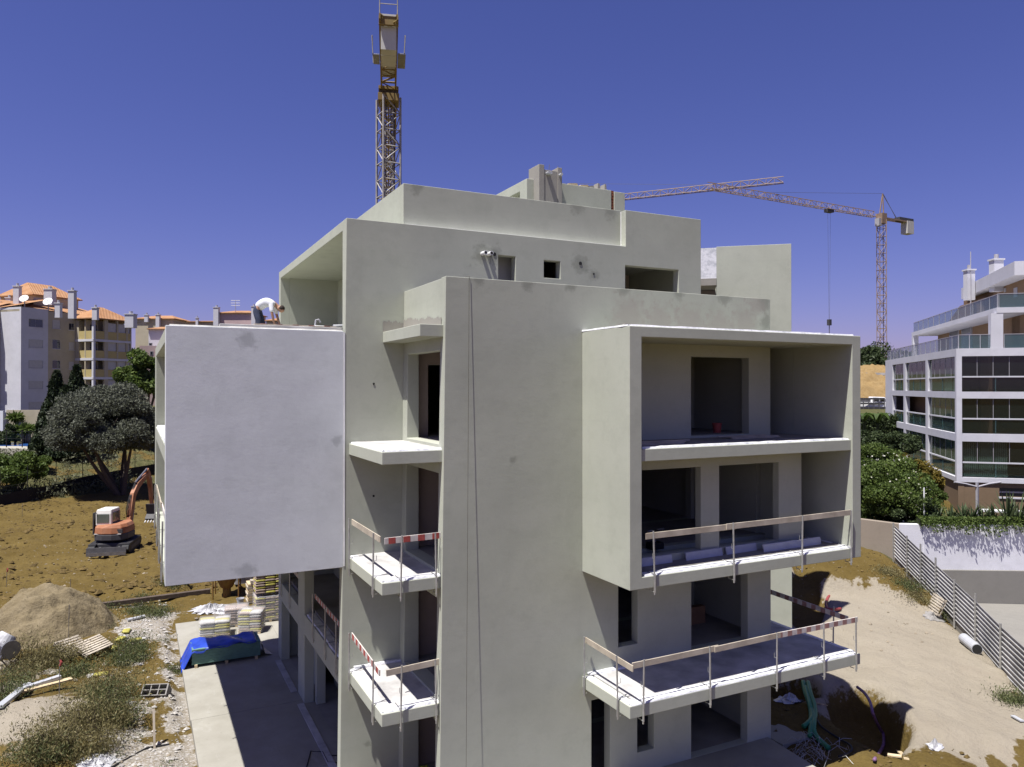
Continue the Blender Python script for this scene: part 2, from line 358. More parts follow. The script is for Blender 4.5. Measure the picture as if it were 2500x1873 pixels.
# first-floor balcony that turns the corner
lb = MB().wall('Z', 2.80, 3.10, [(10.64, 18.73, FY, P2-.001), (17.445, 18.73, P2-.001, 20.2)]).build('balcony_slab', 'render', bld, bevel=.012)
MB().wall('Z', 3.101, 3.14, [(10.9, 18.5, 15.2, P2-.004), (17.446, 18.5, P2-.004, 20.1)]).build('screed', 'curb', lb)
for a, b, s_ in (((10.70, 15.0, 3.102), (18.6, 15.0, 3.102), 51), ((10.78, 15.13, 3.102), (18.5, 15.13, 3.102), 52), ((10.76, 15.0, 3.102), (10.76, P2-.1, 3.102), 53),
                 ((10.8, P2-.07, 3.14), (14.3, P2-.07, 3.14), 54), ((16.5, P2-.07, 3.14), (17.4, P2-.07, 3.14), 55), ((18.62, 15.1, 3.102), (18.62, 19.5, 3.102), 56)):
    flash_strip(lb, a, b, .17, .06, s_)
# left wing: white panel with open loggias on its far side
MB().wall('Y', P1, P1+.3, [(.63, 5.02, 5.92, 12.33)]).build('white_panel', 'primer', bld, bevel=.012)
MB().wall('X', .63, .95, [(P1+.3, 31.7, 5.9, 12.28)], [(20.75, 30.3, 9.35, 11.93), (20.75, 30.3, 6.25, 8.92)]).build('side_frame', 'render', bld, bevel=.012)
B('rear_wall', 'render', ((.95, 31.4, 5.9), (5.1, 31.7, 12.28)))
for z0, z1 in ((5.92, 6.2), (8.95, 9.3), (12.0, 12.3)): B('floor_slab', 'render', ((.95, P1+.3, z0), (5.1, 31.4, z1)), bevel=0)
B('inner_wall', 'render', ((2.8, P1+.3, 6.2), (3.0, 31.4, 8.95)), ((2.8, P1+.3, 9.3), (3.0, 31.4, 12.0)), bevel=0)
flash_strip(bld, (.72, P1+.16, 12.332), (5.0, P1+.16, 12.332), .24, .05, 61, 'oldflash'); flash_strip(bld, (.8, P1+.5, 9.36), (.8, 30.2, 9.36), .3, .1, 62)
B('terrace_kerb', 'curb', ((1.9, P1+.28, 12.3), (5.05, P1+.55, 12.44)))
# ground and first floor seen under the wing
for y0, y1 in ((25.9, 27.0), (30.4, 31.1)): B('column', 'render', ((XA, y0, -.2), (XA+.32, y1, 5.9)))
B('edge_beam', 'render', ((XA+.003, P1+.3, 2.42), (XA+.3, 25.9, 3.1))); B('edge_beam', 'render', ((XA+.003, 27.0, 2.42), (XA+.3, 30.4, 3.1)))
flash_strip(bld, (XA+.2, P1+.4, 3.102), (XA+.2, 25.8, 3.102), .3, .07, 71)
B('inner_wall', 'render', ((7.2, P1+.3, 3.2), (7.4, 30.7, 6.0))); B('inner_wall', 'render', ((5.75, 27.2, .1), (5.95, 30.7, 2.9))); B('inner_wall', 'render', ((6.4, P1+.3, .1), (6.6, 27.2, 2.9)))
B('column', 'render', ((5.45, 25.6, .1), (5.75, 25.9, 2.9)))
# rear wing standing at an angle on the right
PA = at(1932, 595, 31.4); dA = Vector((-.77, .64, 0)).normalized(); nA = Vector((.64, .77, 0)).normalized()
LA = 3.03; zt = PA.z; PA = Vector((PA.x, PA.y, 0))
MB().prism([PA+Vector((0, 0, -.5)), PA+Vector((0, 0, zt)), PA+dA*LA+Vector((0, 0, zt)), PA+dA*LA+Vector((0, 0, -.5))], nA*.35).build('wing_wall', 'render', bld, bevel=.012)
q0 = PA+dA*(LA-1.35)+nA*(-.0)
def apart(name, mat, u0, u1, z0, z1, t0, t1):
    a = PA+dA*u0+nA*t0; b = PA+dA*u1+nA*t0
    return MB().prism([a+Vector((0, 0, z0)), a+Vector((0, 0, z1)), b+Vector((0, 0, z1)), b+Vector((0, 0, z0))], nA*(t1-t0)).build(name, mat, bld)
LG = LA+1.1
apart('wing_parapet', 'flash', LA, LG, zt-1.35, zt-.04, .0, .25); apart('wing_slab', 'mortar', LA, LG, zt-1.65, zt-1.352, -.02, 2.5)
apart('wing_wall', 'inner', LA, LG, -.4, zt-1.66, 1.6, 1.8); apart('wing_slab', 'render', LA, LG, zt-4.7, zt-4.4, -.02, 2.5); apart('wing_wall', 'render', .3, LG, -.4, zt-.05, 2.5, 2.8)
# stair head and chimney on the roof
YS = 24.0
s0, s1 = onY(*c7b(502, 205), YS), onY(*c7b(1385, 325), YS)
MB().wall('Y', YS, YS+.25, [(s0.x, 16.28, 15.38, s0.z), (16.42, s1.x, 15.38, s0.z-.03)]).build('stair_head_wall', 'render', bld, bevel=.012)
MB().wall('X', s0.x, s0.x+.25, [(YS+.25, 29, 15.38, s0.z)], [(YS+.55, 26.2, 16.0, s0.z-.35)]).build('stair_head_wall', 'render', bld, bevel=.012)
B('stair_head_wall', 'render', ((s1.x-.25, YS+.25, 15.38), (s1.x, 29, s0.z-.04)), ((s0.x+.25, 28.8, 15.38), (s1.x-.25, 29, s0.z-.06)))
B('stair_head_roof', 'render', ((s0.x+.25, YS+.25, s0.z-.55), (s1.x-.25, 28.8, s0.z-.3)))
br = MB()
for i in range(26): br.box((16.285, YS+.03+.02*random.random(), 15.4+i*.115), (16.415, YS+.2, 15.4+i*.115+.095))
tag(br.build('bare_bricks', plain('brick_red', (.22, .075, .04), .9, .3, 8, .2), bld), kind='stuff')
ch0, ch1, cht = onY(*c7b(612, 75), YS-.4), onY(*c7b(820, 100), YS-.4), onY(*c7b(612, 75), YS-.4).z
B('chimney', 'mortar', ((ch0.x, YS-.4, 15.39), (ch0.x+.22, YS+.4, cht)), ((ch1.x-.18, YS-.4, 15.39), (ch1.x, YS+.4, cht-.02)), ((ch0.x+.22, YS-.375, 15.39), (ch1.x-.18, YS+.3, cht-.16)))
for i, dx in enumerate((.33, .42, .86)): MB().cyl((ch0.x+dx, YS-.56, cht-.3), (ch0.x+dx, YS-.3, cht-.3), .05, 12).build('flue_pipe', 'pvc', bld, smooth=False)
for dx in (.62, .98): MB().cyl((ch0.x+dx, YS, cht-.25), (ch0.x+dx+.03, YS, cht+.17), .012, 6).build('rebar', 'steel', bld)
for i in range(2): MB().cyl((9.15+.19*i, P1-.26, 14.76), (9.15+.19*i, P1+.1, 14.76), .06, 14).build('vent_pipe', 'white', bld); 
for i in range(2): MB().cyl((9.15+.19*i, P1-.262, 14.76), (9.15+.19*i, P1-.20, 14.76), .045, 12).build('pipe_mouth', 'dark', bld)
MB().cyl((9.41, P1-.05, 14.76), (9.41, P1+.1, 14.76), .05, 12).build('vent_pipe', 'dark', bld)
for x, z, r in ((9.55, 14.78, .055), (12.56, 14.73, .055), (13.06, 14.43, .03), (5.86, 10.9, .03), (5.86, 7.8, .03)): MB().cyl((x, P1-.012, z), (x, P1+.05, z), r, 12).build('pipe_hole', 'dark', bld)
MB().lathe([(.10, 0), (.14, 0), (.14, .03), (.10, .03)], (12.05, P2+.0, 12.42), 14, Matrix.Rotation(R(90), 3, 'X')).build('pipe_ring', 'mortar', bld)
# loose rubble and boards lying on the stair-head roof
for i, (x, w_) in enumerate(((14.6, .5), (15.1, .45), (15.4, .3), (15.75, .12), (16.05, .1))):
    z = s0.z+.0
    tag(MB().prism([(x-w_/2, YS+.05, z), (x+w_/2, YS+.05, z), (x+w_/3, YS+.05, z+.10+.1*(i > 2)), (x-w_/3, YS+.05, z+.06+.16*(i > 2))], (0, .3, 0)).build('roof_rubble', 'woodnew' if i < 2 else 'mortar'),
        ('pale timber offcut lying on the stair-head parapet beside the chimney', 'narrow timber offcut lying on the stair-head parapet', 'low grey mortar lump on the stair-head parapet', 'thin upright mortar lump on the stair-head parapet', 'small upright mortar lump near the stair-head corner')[i], 'rubble')

# ------------------------------------------------------------------ scaffolding-type guardrails clamped to the slab edges
M['redf'] = plain('faded_red_paint', (.30, .17, .15), .8, .3, 9, .05)
def striped_board(parent, p, q, w=.15, t=.03, stripes=None, mat='wood', seed=0, bold=True):
    p = Vector(p); q = Vector(q)
    b = MB().beam(p, q, t, w).build('board', 'bwhite' if stripes else mat, parent, bevel=.003)
    if stripes:
        d = (q-p); n = int(d.length/.34); side = d.normalized().cross(Vector((0, 0, 1)))*.0165*stripes
        for i in range(n):
            a = p+d*((i+.25)/n)+side; c = p+d*((i+.72)/n)+side
            MB().beam(a, c, .004, w*.985).build('red_stripe', 'red' if bold else 'redf', b)
    return b
def guard(label, posts, boards, slabz, out, group='edge guardrails on the balconies'):
    """posts: (x,y) on the slab edge; out: unit vector pointing outwards"""
    o = thing('guardrail', label, 'guardrail', (posts[0][0], posts[0][1], slabz), 0, group); O = Vector((out[0], out[1], 0))
    for i, (x, y) in enumerate(posts):
        rnd = random.Random(i*7+int(x*10)); t = Vector((rnd.uniform(-.03, .03), rnd.uniform(-.02, .02), 0))
        base = Vector((x, y, slabz))+O*.045
        p = MB().tube([base+Vector((0, 0, -.46)), base+Vector((0, 0, .5))+t*.5, base+Vector((0, 0, 1.1))+t], .022, 8).build('post', 'galv', o)
        e = O*.026; Z = lambda h: Vector((0, 0, h))
        MB().tube([base-O*.44+Z(.05), base+e+Z(.05), base+e+Z(-.39), base-O*.2+Z(-.39), base-O*.2+Z(-.32)], .014, 5).build('clamp', 'galv', p)
        MB().tube([base+Z(.42)-O*.02, base-O*.085+Z(.42), base-O*.085+Z(.54)], .008, 5).build('hook', 'galv', p)
    for k, (a, b, st) in enumerate(boards):
        striped_board(o, a, b, stripes=st, seed=k, bold=posts[0][0] < 6)
    return o
z = 6.18
guard('guardrail with plain weathered board on the sunny side of the middle small balcony', [(5.17, 20.0), (5.17, 17.75)], [((5.22, 20.1, z+.98), (5.22, 17.45, z+.98), None)], z, (-1, 0))
guard('short guardrail with freshly striped red and white board facing the street', [(5.62, 17.17), (6.52, 17.17)], [((5.25, 17.22, z+.98), (6.72, 17.22, z+1.0), 1)], z, (0, -1))
z = 3.10
guard('guardrail with sloping red and white striped board on lowest small balcony', [(5.17, 20.0), (5.17, 17.75)], [((5.22, 20.1, z+1.0), (5.22, 17.5, z+.86), 1)], z, (-1, 0))
guard('guardrail with plain raw timber board on lowest small balcony', [(5.62, 17.17), (6.52, 17.17)], [((5.3, 17.24, z+.93), (6.73, 17.22, z+1.0), None)], z, (0, -1))
z = 6.18
guard('long guardrail with three weathered boards across the big balcony box', [(11.35, FY), (13.9, FY), (16.35, FY), (18.3, FY)],
      [((11.15, FY+.06, z+.97), (14.05, FY+.06, z+.98), None), ((13.7, FY+.02, z+1.0), (16.5, FY+.05, z+1.0), None), ((16.25, FY+.05, z+1.0), (18.40, FY+.05, z+1.02), None)], z, (0, -1))
z = 3.10
guard('long guardrail with faded striped boards along the first-floor balcony front', [(11.0, FY), (13.1, FY), (15.4, FY), (17.2, FY), (18.5, FY)],
      [((10.75, FY+.06, z+.95), (13.45, FY+.06, z+.97), None), ((13.3, FY+.02, z+.96), (15.6, FY+.02, z+1.0), None), ((15.45, FY+.06, z+.98), (18.68, FY+.06, z+.98), 1)], z, (0, -1))
guard('short guardrail on the sunny end of the first-floor balcony', [(10.64, 16.9), (10.64, 15.35)], [((10.70, 17.0, z+.98), (10.70, 14.86, z+.92), None)], z, (-1, 0))
guard('shaded striped guardrail on the far end of the first-floor balcony', [(18.73, 18.9), (18.73, 15.9)], [((18.70, 19.2, z+.98), (18.70, 15.3, z+.90), 1)], z, (1, 0))
guard('shaded guardrail with striped board in the loggia under the white wing', [(XA, 24.3), (XA, 22.6), (XA, 21.2)], [((XA+.06, 24.5, z+.98), (XA+.06, 20.7, z+.98), 1)], z, (-1, 0))
guard('shaded guardrail between the two columns under the white wing', [(XA, 30.2), (XA, 28.4)], [((XA+.06, 30.35, z+.98), (XA+.06, 27.05, z+.98), None)], z, (-1, 0))
z = 6.25
guard('guardrail with pale boards in the lower loggia of the white wing', [(.63, 21.3), (.63, 23.6), (.63, 26.2), (.63, 29.4)], [((.69, 20.9, z+1.1), (.69, 25.0, z+1.0), 1), ((.66, 24.6, z+1.05), (.66, 30.2, z+.95), None)], z, (-1, 0))
# striped plank lying on the terrace kerb, tools
o = thing('striped_plank', 'red and white striped plank lying on the roof terrace kerb of the white wing', 'plank', (3.4, P1+.42, 12.44))
striped_board(o, (2.75, P1+.40, 12.46), (4.9, P1+.42, 12.46), w=.03, t=.15); 
for i in range(5): MB().box((2.9+i*.42, P1+.33, 12.475), (3.05+i*.42, P1+.48, 12.482)).build('red_stripe', 'red', o)
o = thing('pipe_offcuts', 'pale pipe offcuts with a bent fitting lying on the roof terrace by the doorway', 'pipe', (4.5, 21.0, 12.35))
MB().tube([(4.35, P1+.65, 12.48), (4.75, P1+.7, 12.48)], .03, 8).build('pipe', 'white', o); MB().tube([(4.4, P1+.68, 12.5), (4.42, P1+.69, 12.66), (4.5, P1+.7, 12.68), (4.55, P1+.7, 12.6)], .025, 8).build('bent_fitting', 'pvc', o)
MB().tube([(4.88, P1+.6, 12.5), (5.15, P1+.62, 12.52)], .045, 8).build('pipe', 'pvc', o)
for k in range(2):
    pass
# rope hanging down the front wall
rp = [(7.35-.0125*(13.5-z_), P2-.02-(13.55-z_)*.014, z_) for z_ in np.linspace(13.55, .8, 14)]
tag(MB().tube([(7.35, P2+.28, 13.56), (7.35, P2+.0, 13.56)]+rp, .0055, 5).build('hanging_rope', 'rope'), 'thin dark rope hanging down the tall blank front wall', 'rope')
# insulation boards and other things left in the balcony box
for i, (x0, x1, y) in enumerate(((11.15, 12.55, 15.62), (13.0, 14.3, 15.66), (14.45, 15.6, 15.72), (15.6, 17.9, 15.5))):
    tag(MB().prism([(x0, y, 6.222), (x1, y+.06, 6.222), (x1, y+.10, 6.42), (x0, y+.05, 6.42)], (0, .04, .006)).build('insulation_board', plain('insulation%d' % i, (.42, .43, .49), .8, .08, 4, .05)),
        ('white insulation board leaning beside the open left doorway of the box', 'white insulation board leaning against the pier between two doorways', 'white insulation board leaning across the right doorway', 'longest white insulation board, at the closed end of the box')[i], 'board')
o = tag(MB().lathe([(.11, 0), (.15, .30), (.155, .30), (.14, .29), (.105, .02)], (16.05, 17.9, 9.40), 16).build('bucket', 'red', smooth=False), 'red bucket standing inside the upper doorway of the balcony box', 'bucket')
for i, (x, y, n_) in enumerate(((11.9, 15.7, 5), (15.9, 16.4, 3))):
    o = thing('plank_stack', ('loose planks piled on the upper box floor by the left wall', 'few thin planks on the upper box floor beyond the doorway')[i], 'planks', (x, y, 9.33))
    for k in range(n_):
        dx = random.uniform(-.3, .3); dy = .1*k-.2
        MB().beam((x-.9+dx, y+dy, 9.345+.028*(k % 3)), (x+1.0+dx, y+dy+.08, 9.345+.028*(k % 3)), .10, .025).build('plank', 'wood', o)
o = thing('cutting_saw', 'small dark stone saw standing inside the left doorway of the box', 'saw', (13.0, 16.9, 6.3))
MB().box((12.75, 16.8, 6.3), (13.15, 17.1, 6.48)).build('base', 'black', o); MB().tube([(12.95, 16.95, 6.48), (12.95, 16.95, 6.75), (12.7, 16.95, 6.8), (13.25, 16.95, 6.83)], .025, 6).build('arm', 'steel', o); MB().cyl((12.95, 16.90, 6.72), (12.95, 16.93, 6.72), .13, 16).build('blade', 'black', o)
tag(MB().box((15.75, 18.9, 3.202), (16.45, 19.1, 3.75)).build('cardboard_box', plain('cardboard', (.22, .13, .08), .9, .1, 3, .05)), 'brown cardboard box inside the first-floor doorway', 'box')
for i, (x, c_) in enumerate(((5.62, (.55, .62, .02)), (5.98, (.60, .30, .03)), (6.38, (.32, .36, .03)))):
    pass
# ------------------------------------------------------------------ terrain
CP = [  # control points x, y, z
 (-30,10,.3),(-14,18,.2),(-6,22,.15),(0,20,0),(8,10,0),(20,8,-.2),(30,5,-.6),(40,0,-1.2),
 (-5,28,.25),(-3,33,.2),(0,30,.05),(0,38,.1),(3,45,.1),(-8,40,.2),(-14,40,.3),
 (-6,55,0),(2,56,0),(-12,60,.1),(10,60,.2),(-11,80,.0),(-7,87,0),(-2,92,0),(2,97,.2),(12,100,1),(25,100,3),
 (-26,72,.4),(-40,70,1),(-14,95,3.0),(-6,101,2.4),(-2,104,2.6),(-15,109,2.2),(-9,105,2.2),(-13,116,2.4),(-20,112,2.2),(-15,124,4.6),(6,108,3),(-24,102,2.4),(-24,128,5),(10,125,6.5),(-40,115,7),(-60,100,6),
 (20,17,0),(22,19,0),(26,17,-.1),(29.6,17.3,-.15),(31.7,19.6,0),(34.9,23.4,.6),(36.6,26.4,1.1),(37.2,28,1.5),(24,12,-.3),
 (20,30,.3),(22,26,.2),(26,22,.0),(28,30,1.0),(33,34,2.2),(24,38,1.4),(15,45,.8),(12,36,.2),
 (40,36,2.9),(48,34,2.6),(46,44,2.6),(56,36,2.6),(44,52,3.0),(60,60,4),(97,75,8.2),(78,62,5.6),(60,100,7),(90,120,9),(110,170,13),(60,170,10),(140,150,12),
 (32,16,-2.2),(35,20,-2.2),(38,24,-2.2),(44,20,-2.8),(50,15,-3),(60,20,-3),(36,15,-2.6),(42,26,-2.4),(55,5,-3.2),
 (-60,40,.5),(0,-20,0),(60,-20,-2),(-60,-20,0),(30,200,11),(-40,180,9),(-120,60,3),(-120,160,10),(0,300,12),(150,300,16),(200,100,8),(200,0,-2),(-200,0,2)]
CPa = np.array(CP, float)
def rbf_fit(P):
    n = len(P); d = np.hypot(P[:, None, 0]-P[None, :, 0], P[:, None, 1]-P[None, :, 1])
    A = np.zeros((n+3, n+3)); A[:n, :n] = d+np.eye(n)*.15; A[:n, n] = 1; A[:n, n+1:] = P[:, :2]; A[n, :n] = 1; A[n+1:, :n] = P[:, :2].T
    return np.linalg.solve(A, np.concatenate([P[:, 2], np.zeros(3)]))
RW = rbf_fit(CPa)
PITS = [((20.9, 19.7), 1.25, 1.1, 1.2, .3), ((21.6, 17.0), 1.25, 2.5, 1.2, -.72), ((28.6, 26.0), 1.1, 3.2, .6, -.85)]  # centre, rx, ry, depth, rotation
SAND = [(20.2, 19.2), (20.4, 16.4), (22.4, 14.3), (25.2, 12.0), (27.0, 13.4), (29.0, 16.0), (31.6, 18.9), (33.2, 22.2), (33.0, 25.6), (30.5, 27.0), (27.5, 26.4), (24.6, 23.6), (22.0, 21.6)]
def inpoly(x, y, poly):
    c = np.zeros_like(x, bool); j = len(poly)-1
    for i in range(len(poly)):
        xi, yi = poly[i]; xj, yj = poly[j]
        c ^= ((yi > y) != (yj > y)) & (x < (xj-xi)*(y-yi)/(yj-yi+1e-9)+xi); j = i
    return c
def polydist(x, y, poly):
    best = np.full_like(x, 1e9)
    for i in range(len(poly)):
        a = np.array(poly[i-1]); b = np.array(poly[i]); ab = b-a
        t = np.clip(((x-a[0])*ab[0]+(y-a[1])*ab[1])/(ab@ab), 0, 1)
        best = np.minimum(best, np.hypot(x-a[0]-t*ab[0], y-a[1]-t*ab[1]))
    return np.where(inpoly(x, y, poly), best, -best)
def pitmask(x, y):
    s = np.zeros_like(x)
    for (c, rx, ry, dep, rot) in PITS:
        u = (x-c[0])*math.cos(rot)+(y-c[1])*math.sin(rot); v = -(x-c[0])*math.sin(rot)+(y-c[1])*math.cos(rot)
        r = np.sqrt((u/rx)**2+(v/ry)**2)+(fbm(x*1.3, y*1.3, 9)-.5)*.35
        s = np.maximum(s, (1-sstep(.72, 1.08, r))*dep)
    return s
def height(x, y):
    x = np.atleast_1d(np.asarray(x, float)); y = np.atleast_1d(np.asarray(y, float))
    X = np.clip(x, -230, 230); Y = np.clip(y, -120, 330)
    z = RW[-3]+RW[-2]*X+RW[-1]*Y
    for i in range(len(CPa)): z = z+RW[i]*np.hypot(X-CPa[i, 0], Y-CPa[i, 1])
    near = (x > -20) & (x < 42) & (y > 5) & (y < 110)
    rough = np.where(near, 1.0, .3)
    z = z+rough*((fbm(x*.5, y*.5, 3)-.5)*.35+(fbm(x*2.2, y*2.2, 5, 3)-.5)*.14)
    # eroded sandy bank at the left foreground
    bank = np.exp(-(((x+2.9)/2.3)**2+((y-27.2)/2.6)**2)); z = z+bank*.75
    # sand apron: smoother, a little raised
    sd_ = polydist(x, y, SAND); m_ = sstep(-.1, .8, sd_)
    z = z*(1-m_*.6)+m_*(.12+(fbm(x*.8, y*.8, 21)-.5)*.25)
    # field furrows
    f = ((y > 40) & (y < 82) & (x < 8)); z = z+np.where(f, (vnoise(x*1.1+y*.2, y*2.6, 31)-.5)*.22+(fbm(x*4, y*4, 35, 2)-.5)*.16, 0)
    z = z+np.where(np.abs(y-43.6-(fbm(x*.6, y*0, 8)-.5)*2+.15*x*0) < 2.2, .35*np.exp(-((y-43.6)/1.2)**2)*(x < 2.5), 0)
    ra, rb = onZ(*cRB(1380, 1380), -.2), onZ(*cRB(1480, 1650), -.2); L_ = math.hypot(rb.x-ra.x, rb.y-ra.y); ux, uy = (rb.x-ra.x)/L_, (rb.y-ra.y)/L_
    ac = -(x-ra.x)*uy+(y-ra.y)*ux; al = (x-ra.x)*ux+(y-ra.y)*uy; z = z+(x > 20)*(y < 22)*sstep(23, 16, y)*(vnoise(ac*2.6, al*.15, 92)-.5)*.16
    z = z-pitmask(x, y)
    # level under the built slabs and street
    pat = sstep(-.25, .05, np.minimum(np.minimum(x-1.3, 17.6-x), np.minimum(y-14.6, 37.6-y))); z = z*(1-pat)+pat*(-.12)
    return z
def spaced(a, b, step, far, n):
    g = np.geomspace(step*2, far, n)
    return np.concatenate([a-g[::-1], np.arange(a, b, step), b+g])
gx = spaced(-15, 41, .2, 4200, 46); gy = spaced(13, 100, .22, 4200, 46)
GX, GY = np.meshgrid(gx, gy); GZ = height(GX.ravel(), GY.ravel())
nx, ny = len(gx), len(gy)
me = bpy.data.meshes.new('ground')
me.vertices.add(nx*ny); me.vertices.foreach_set('co', np.stack([GX.ravel(), GY.ravel(), GZ], 1).ravel())
ii = (np.arange(ny-1)[:, None]*nx+np.arange(nx-1)[None, :]).ravel()
quads = np.stack([ii, ii+1, ii+nx+1, ii+nx], 1)
me.loops.add(quads.size); me.loops.foreach_set('vertex_index', quads.ravel().astype(np.int32))
me.polygons.add(len(quads)); me.polygons.foreach_set('loop_start', np.arange(0, quads.size, 4, dtype=np.int32))
me.update(); me.validate()
me.polygons.foreach_set('use_smooth', [True]*len(me.polygons))
x, y = GX.ravel(), GY.ravel()
n1 = fbm(x*.7, y*.7, 41); n2 = fbm(x*2, y*2, 43)
ra, rb = onZ(*cRB(1380, 1380), -.2), onZ(*cRB(1480, 1650), -.2); rd = np.array([rb.x-ra.x, rb.y-ra.y]); rd /= np.linalg.norm(rd); along = (x-ra.x)*rd[0]+(y-ra.y)*rd[1]; across = -(x-ra.x)*rd[1]+(y-ra.y)*rd[0]
sand = sstep(-.25, .35, polydist(x, y, SAND)+(n2-.5)*1.0+(vnoise(across*2.4, along*.18, 91)-.5)*3.2*sstep(17.5, 15, y))
RIDGE = [(18.5, 30), (22, 25.6), (26, 26.6), (29.8, 28.2), (31.5, 31), (29, 34.5), (24, 36), (20, 35)]
sand = np.maximum(sand, .9*sstep(-.3, .6, polydist(x, y, RIDGE)+(n1-.5)*6))
sand = np.maximum(sand, sstep(.35, .8, np.exp(-(((x+3.0)/2.7)**2+((y-27.2)/2.7)**2))+(n2-.5)*.5)*.9)
sand = np.maximum(sand, .8*((x < -3.2) & (y > 30) & (y < 35))*sstep(.4, .6, n1))
sand *= 1-np.clip(pitmask(x, y)*2, 0, 1)
LEFT = [(-6, 20), (1.45, 20), (1.4, 37.5), (3.5, 42), (1.5, 43), (-2, 40), (-4, 36), (-6, 30)]
rub = sstep(-.2, .5, polydist(x, y, LEFT))*sstep(.535, .62, fbm(x*.55+3, y*.55, 51))
rub = np.maximum(rub, sstep(.6, .25, np.abs(x-1.25))*(y > 20)*(y < 37)*sstep(.40, .55, n2)); rub = rub*(1-sand)
grass = ((y > 82-.62*(x+11)) | (y > 95)) & (x < 30)
gr = np.where((y-(80.85+.95*(x+11))) > .5, 1.0, 0)*(x < 14)+np.where((x > 37) & (y > 26), 1.0, 0)+np.where((y > 110) | (x > 60) | (x < -60), .55, 0)
gr = np.clip(gr, 0, 1)*sstep(.25, .5, n1)
wet = np.clip(pitmask(x, y), 0, 1)
at_ = me.color_attributes.new('zone', 'FLOAT_COLOR', 'POINT')
at_.data.foreach_set('color', np.stack([sand, rub, gr, wet], 1).ravel().astype(np.float32))
def ground_mat():
    n = N('site_earth'); a = n.n('ShaderNodeAttribute', attribute_name='zone'); sp = n.n('ShaderNodeSeparateColor'); n.l(a.outputs['Color'], sp.inputs[0])
    big = n.ramp(n.noise(.25, 6, .6), .3, .7); mid = n.ramp(n.noise(1.6, 6, .65), .3, .7); fin = n.ramp(n.noise(9, 5, .7), .3, .7)
    soil = n.mix(big, (.082, .055, .013), (.150, .108, .034)); soil = n.mix(n.mul(mid, .55), soil, (.155, .112, .038)); soil = n.mix(n.mul(fin, .5), soil, (.058, .038, .012))
    soil = n.mix(n.ramp(n.noise(22, 3, .6), .66, .74, 0, .8), soil, (.20, .155, .085))
    sa = n.mix(big, (.262, .23, .178), (.31, .275, .218)); sa = n.mix(n.mul(fin, .35), sa, (.225, .192, .142)); sa = n.mix(n.ramp(n.noise(.9, 5, .6, (1, .3, 1)), .5, .75, 0, .45), sa, (.235, .20, .155))
    ru = n.mix(mid, (.29, .27, .235), (.20, .165, .115)); ru = n.mix(n.ramp(n.noise(14, 4, .7), .5, .62), ru, (.40, .38, .36))
    gc = n.mix(mid, (.055, .062, .022), (.13, .115, .055)); gc = n.mix(n.mul(fin, .6), gc, (.045, .05, .022))
    def edge(v, amp=.5): return n.ramp(n.mul(v, n.mul(n.ramp(n.noise(5, 4, .7), .3, .7, -amp, amp), 0.0, 'ADD'), 'ADD'), .35, .65)
    c = n.mix(edge(sp.outputs[2], .4), soil, gc); c = n.mix(edge(sp.outputs[1], .5), c, ru); c = n.mix(edge(sp.outputs[0], .35), c, sa)
    nor = n.bump(n.noise(6, 6, .7), .75, .12); nor = n.bump(n.noise(40, 4, .7), .55, .02, nor)
    tr = n.n('ShaderNodeTexWave'); tr.inputs['Scale'].default_value = .55; tr.inputs['Distortion'].default_value = 5.0; tr.inputs['Detail'].default_value = 3; n.l(n.mapped((.8, -.6, 0)), tr.inputs[0])
    nor = n.bump(tr.outputs[0], .25, .05, nor)
    return n.out(c, .95, nor, .1)
g = link('ground', me, ground_mat()); tag(g, 'ochre earth of the building site with sand, rubble and grass', kind='structure')
def hz(x, y): return float(height(x, y)[0])

# patio slabs and street
n = N('patio_cement'); cc = n.mix(n.ramp(n.noise(.6, 6, .65), .3, .7), (.245, .232, .195), (.325, .312, .27)); cc = n.mix(n.ramp(n.noise(2.2, 5, .7, (1, .4, 1)), .58, .72, 0, .5), cc, (.36, .35, .32)); cc = n.mix(n.ramp(n.noise(7, 4, .7), .6, .75, 0, .45), cc, (.19, .18, .15)); M['patio'] = n.out(cc, .9, n.bump(n.noise(30, 4, .7), .25, .01), .2)
pat = thing('patio', None, None, (1.57, 21, 0)); pat['kind'] = 'structure'
ys = [17.0, 21.4, 26.2, 31.2, 37.25]
for i in range(4):
    MB().box((1.57+.02*(i % 2), ys[i]+.008, -.45), (5.46, ys[i+1]-.008, .10)).build('slab', 'patio', pat, bevel=.012)
MB().box((4.86, 20.7, .1), (5.08, 25.9, .125)).build('kerb', 'curb', pat, bevel=.01)
MB().box((4.86, 27, .1), (5.08, 30.4, .13)).build('kerb', 'curb', pat, bevel=.01)
MB().box((5.465, 31.12, -.4), (6.6, 37.2, .095)).build('slab', 'patio', pat, bevel=.012)
ter = thing('terrace', None, None, (14, 16, 0)); ter['kind'] = 'structure'
MB().prism([(5.2, 13.0, -.4), (17.0, 13.0, -.4), (17.3, P2, -.4), (5.2, P2, -.4)], (0, 0, .5)).build('slab', 'patio', ter, bevel=.012)
MB().box((17.45, 16.6, -.5), (18.72, 18.4, .02)).build('slab', 'patio', ter, bevel=.012)
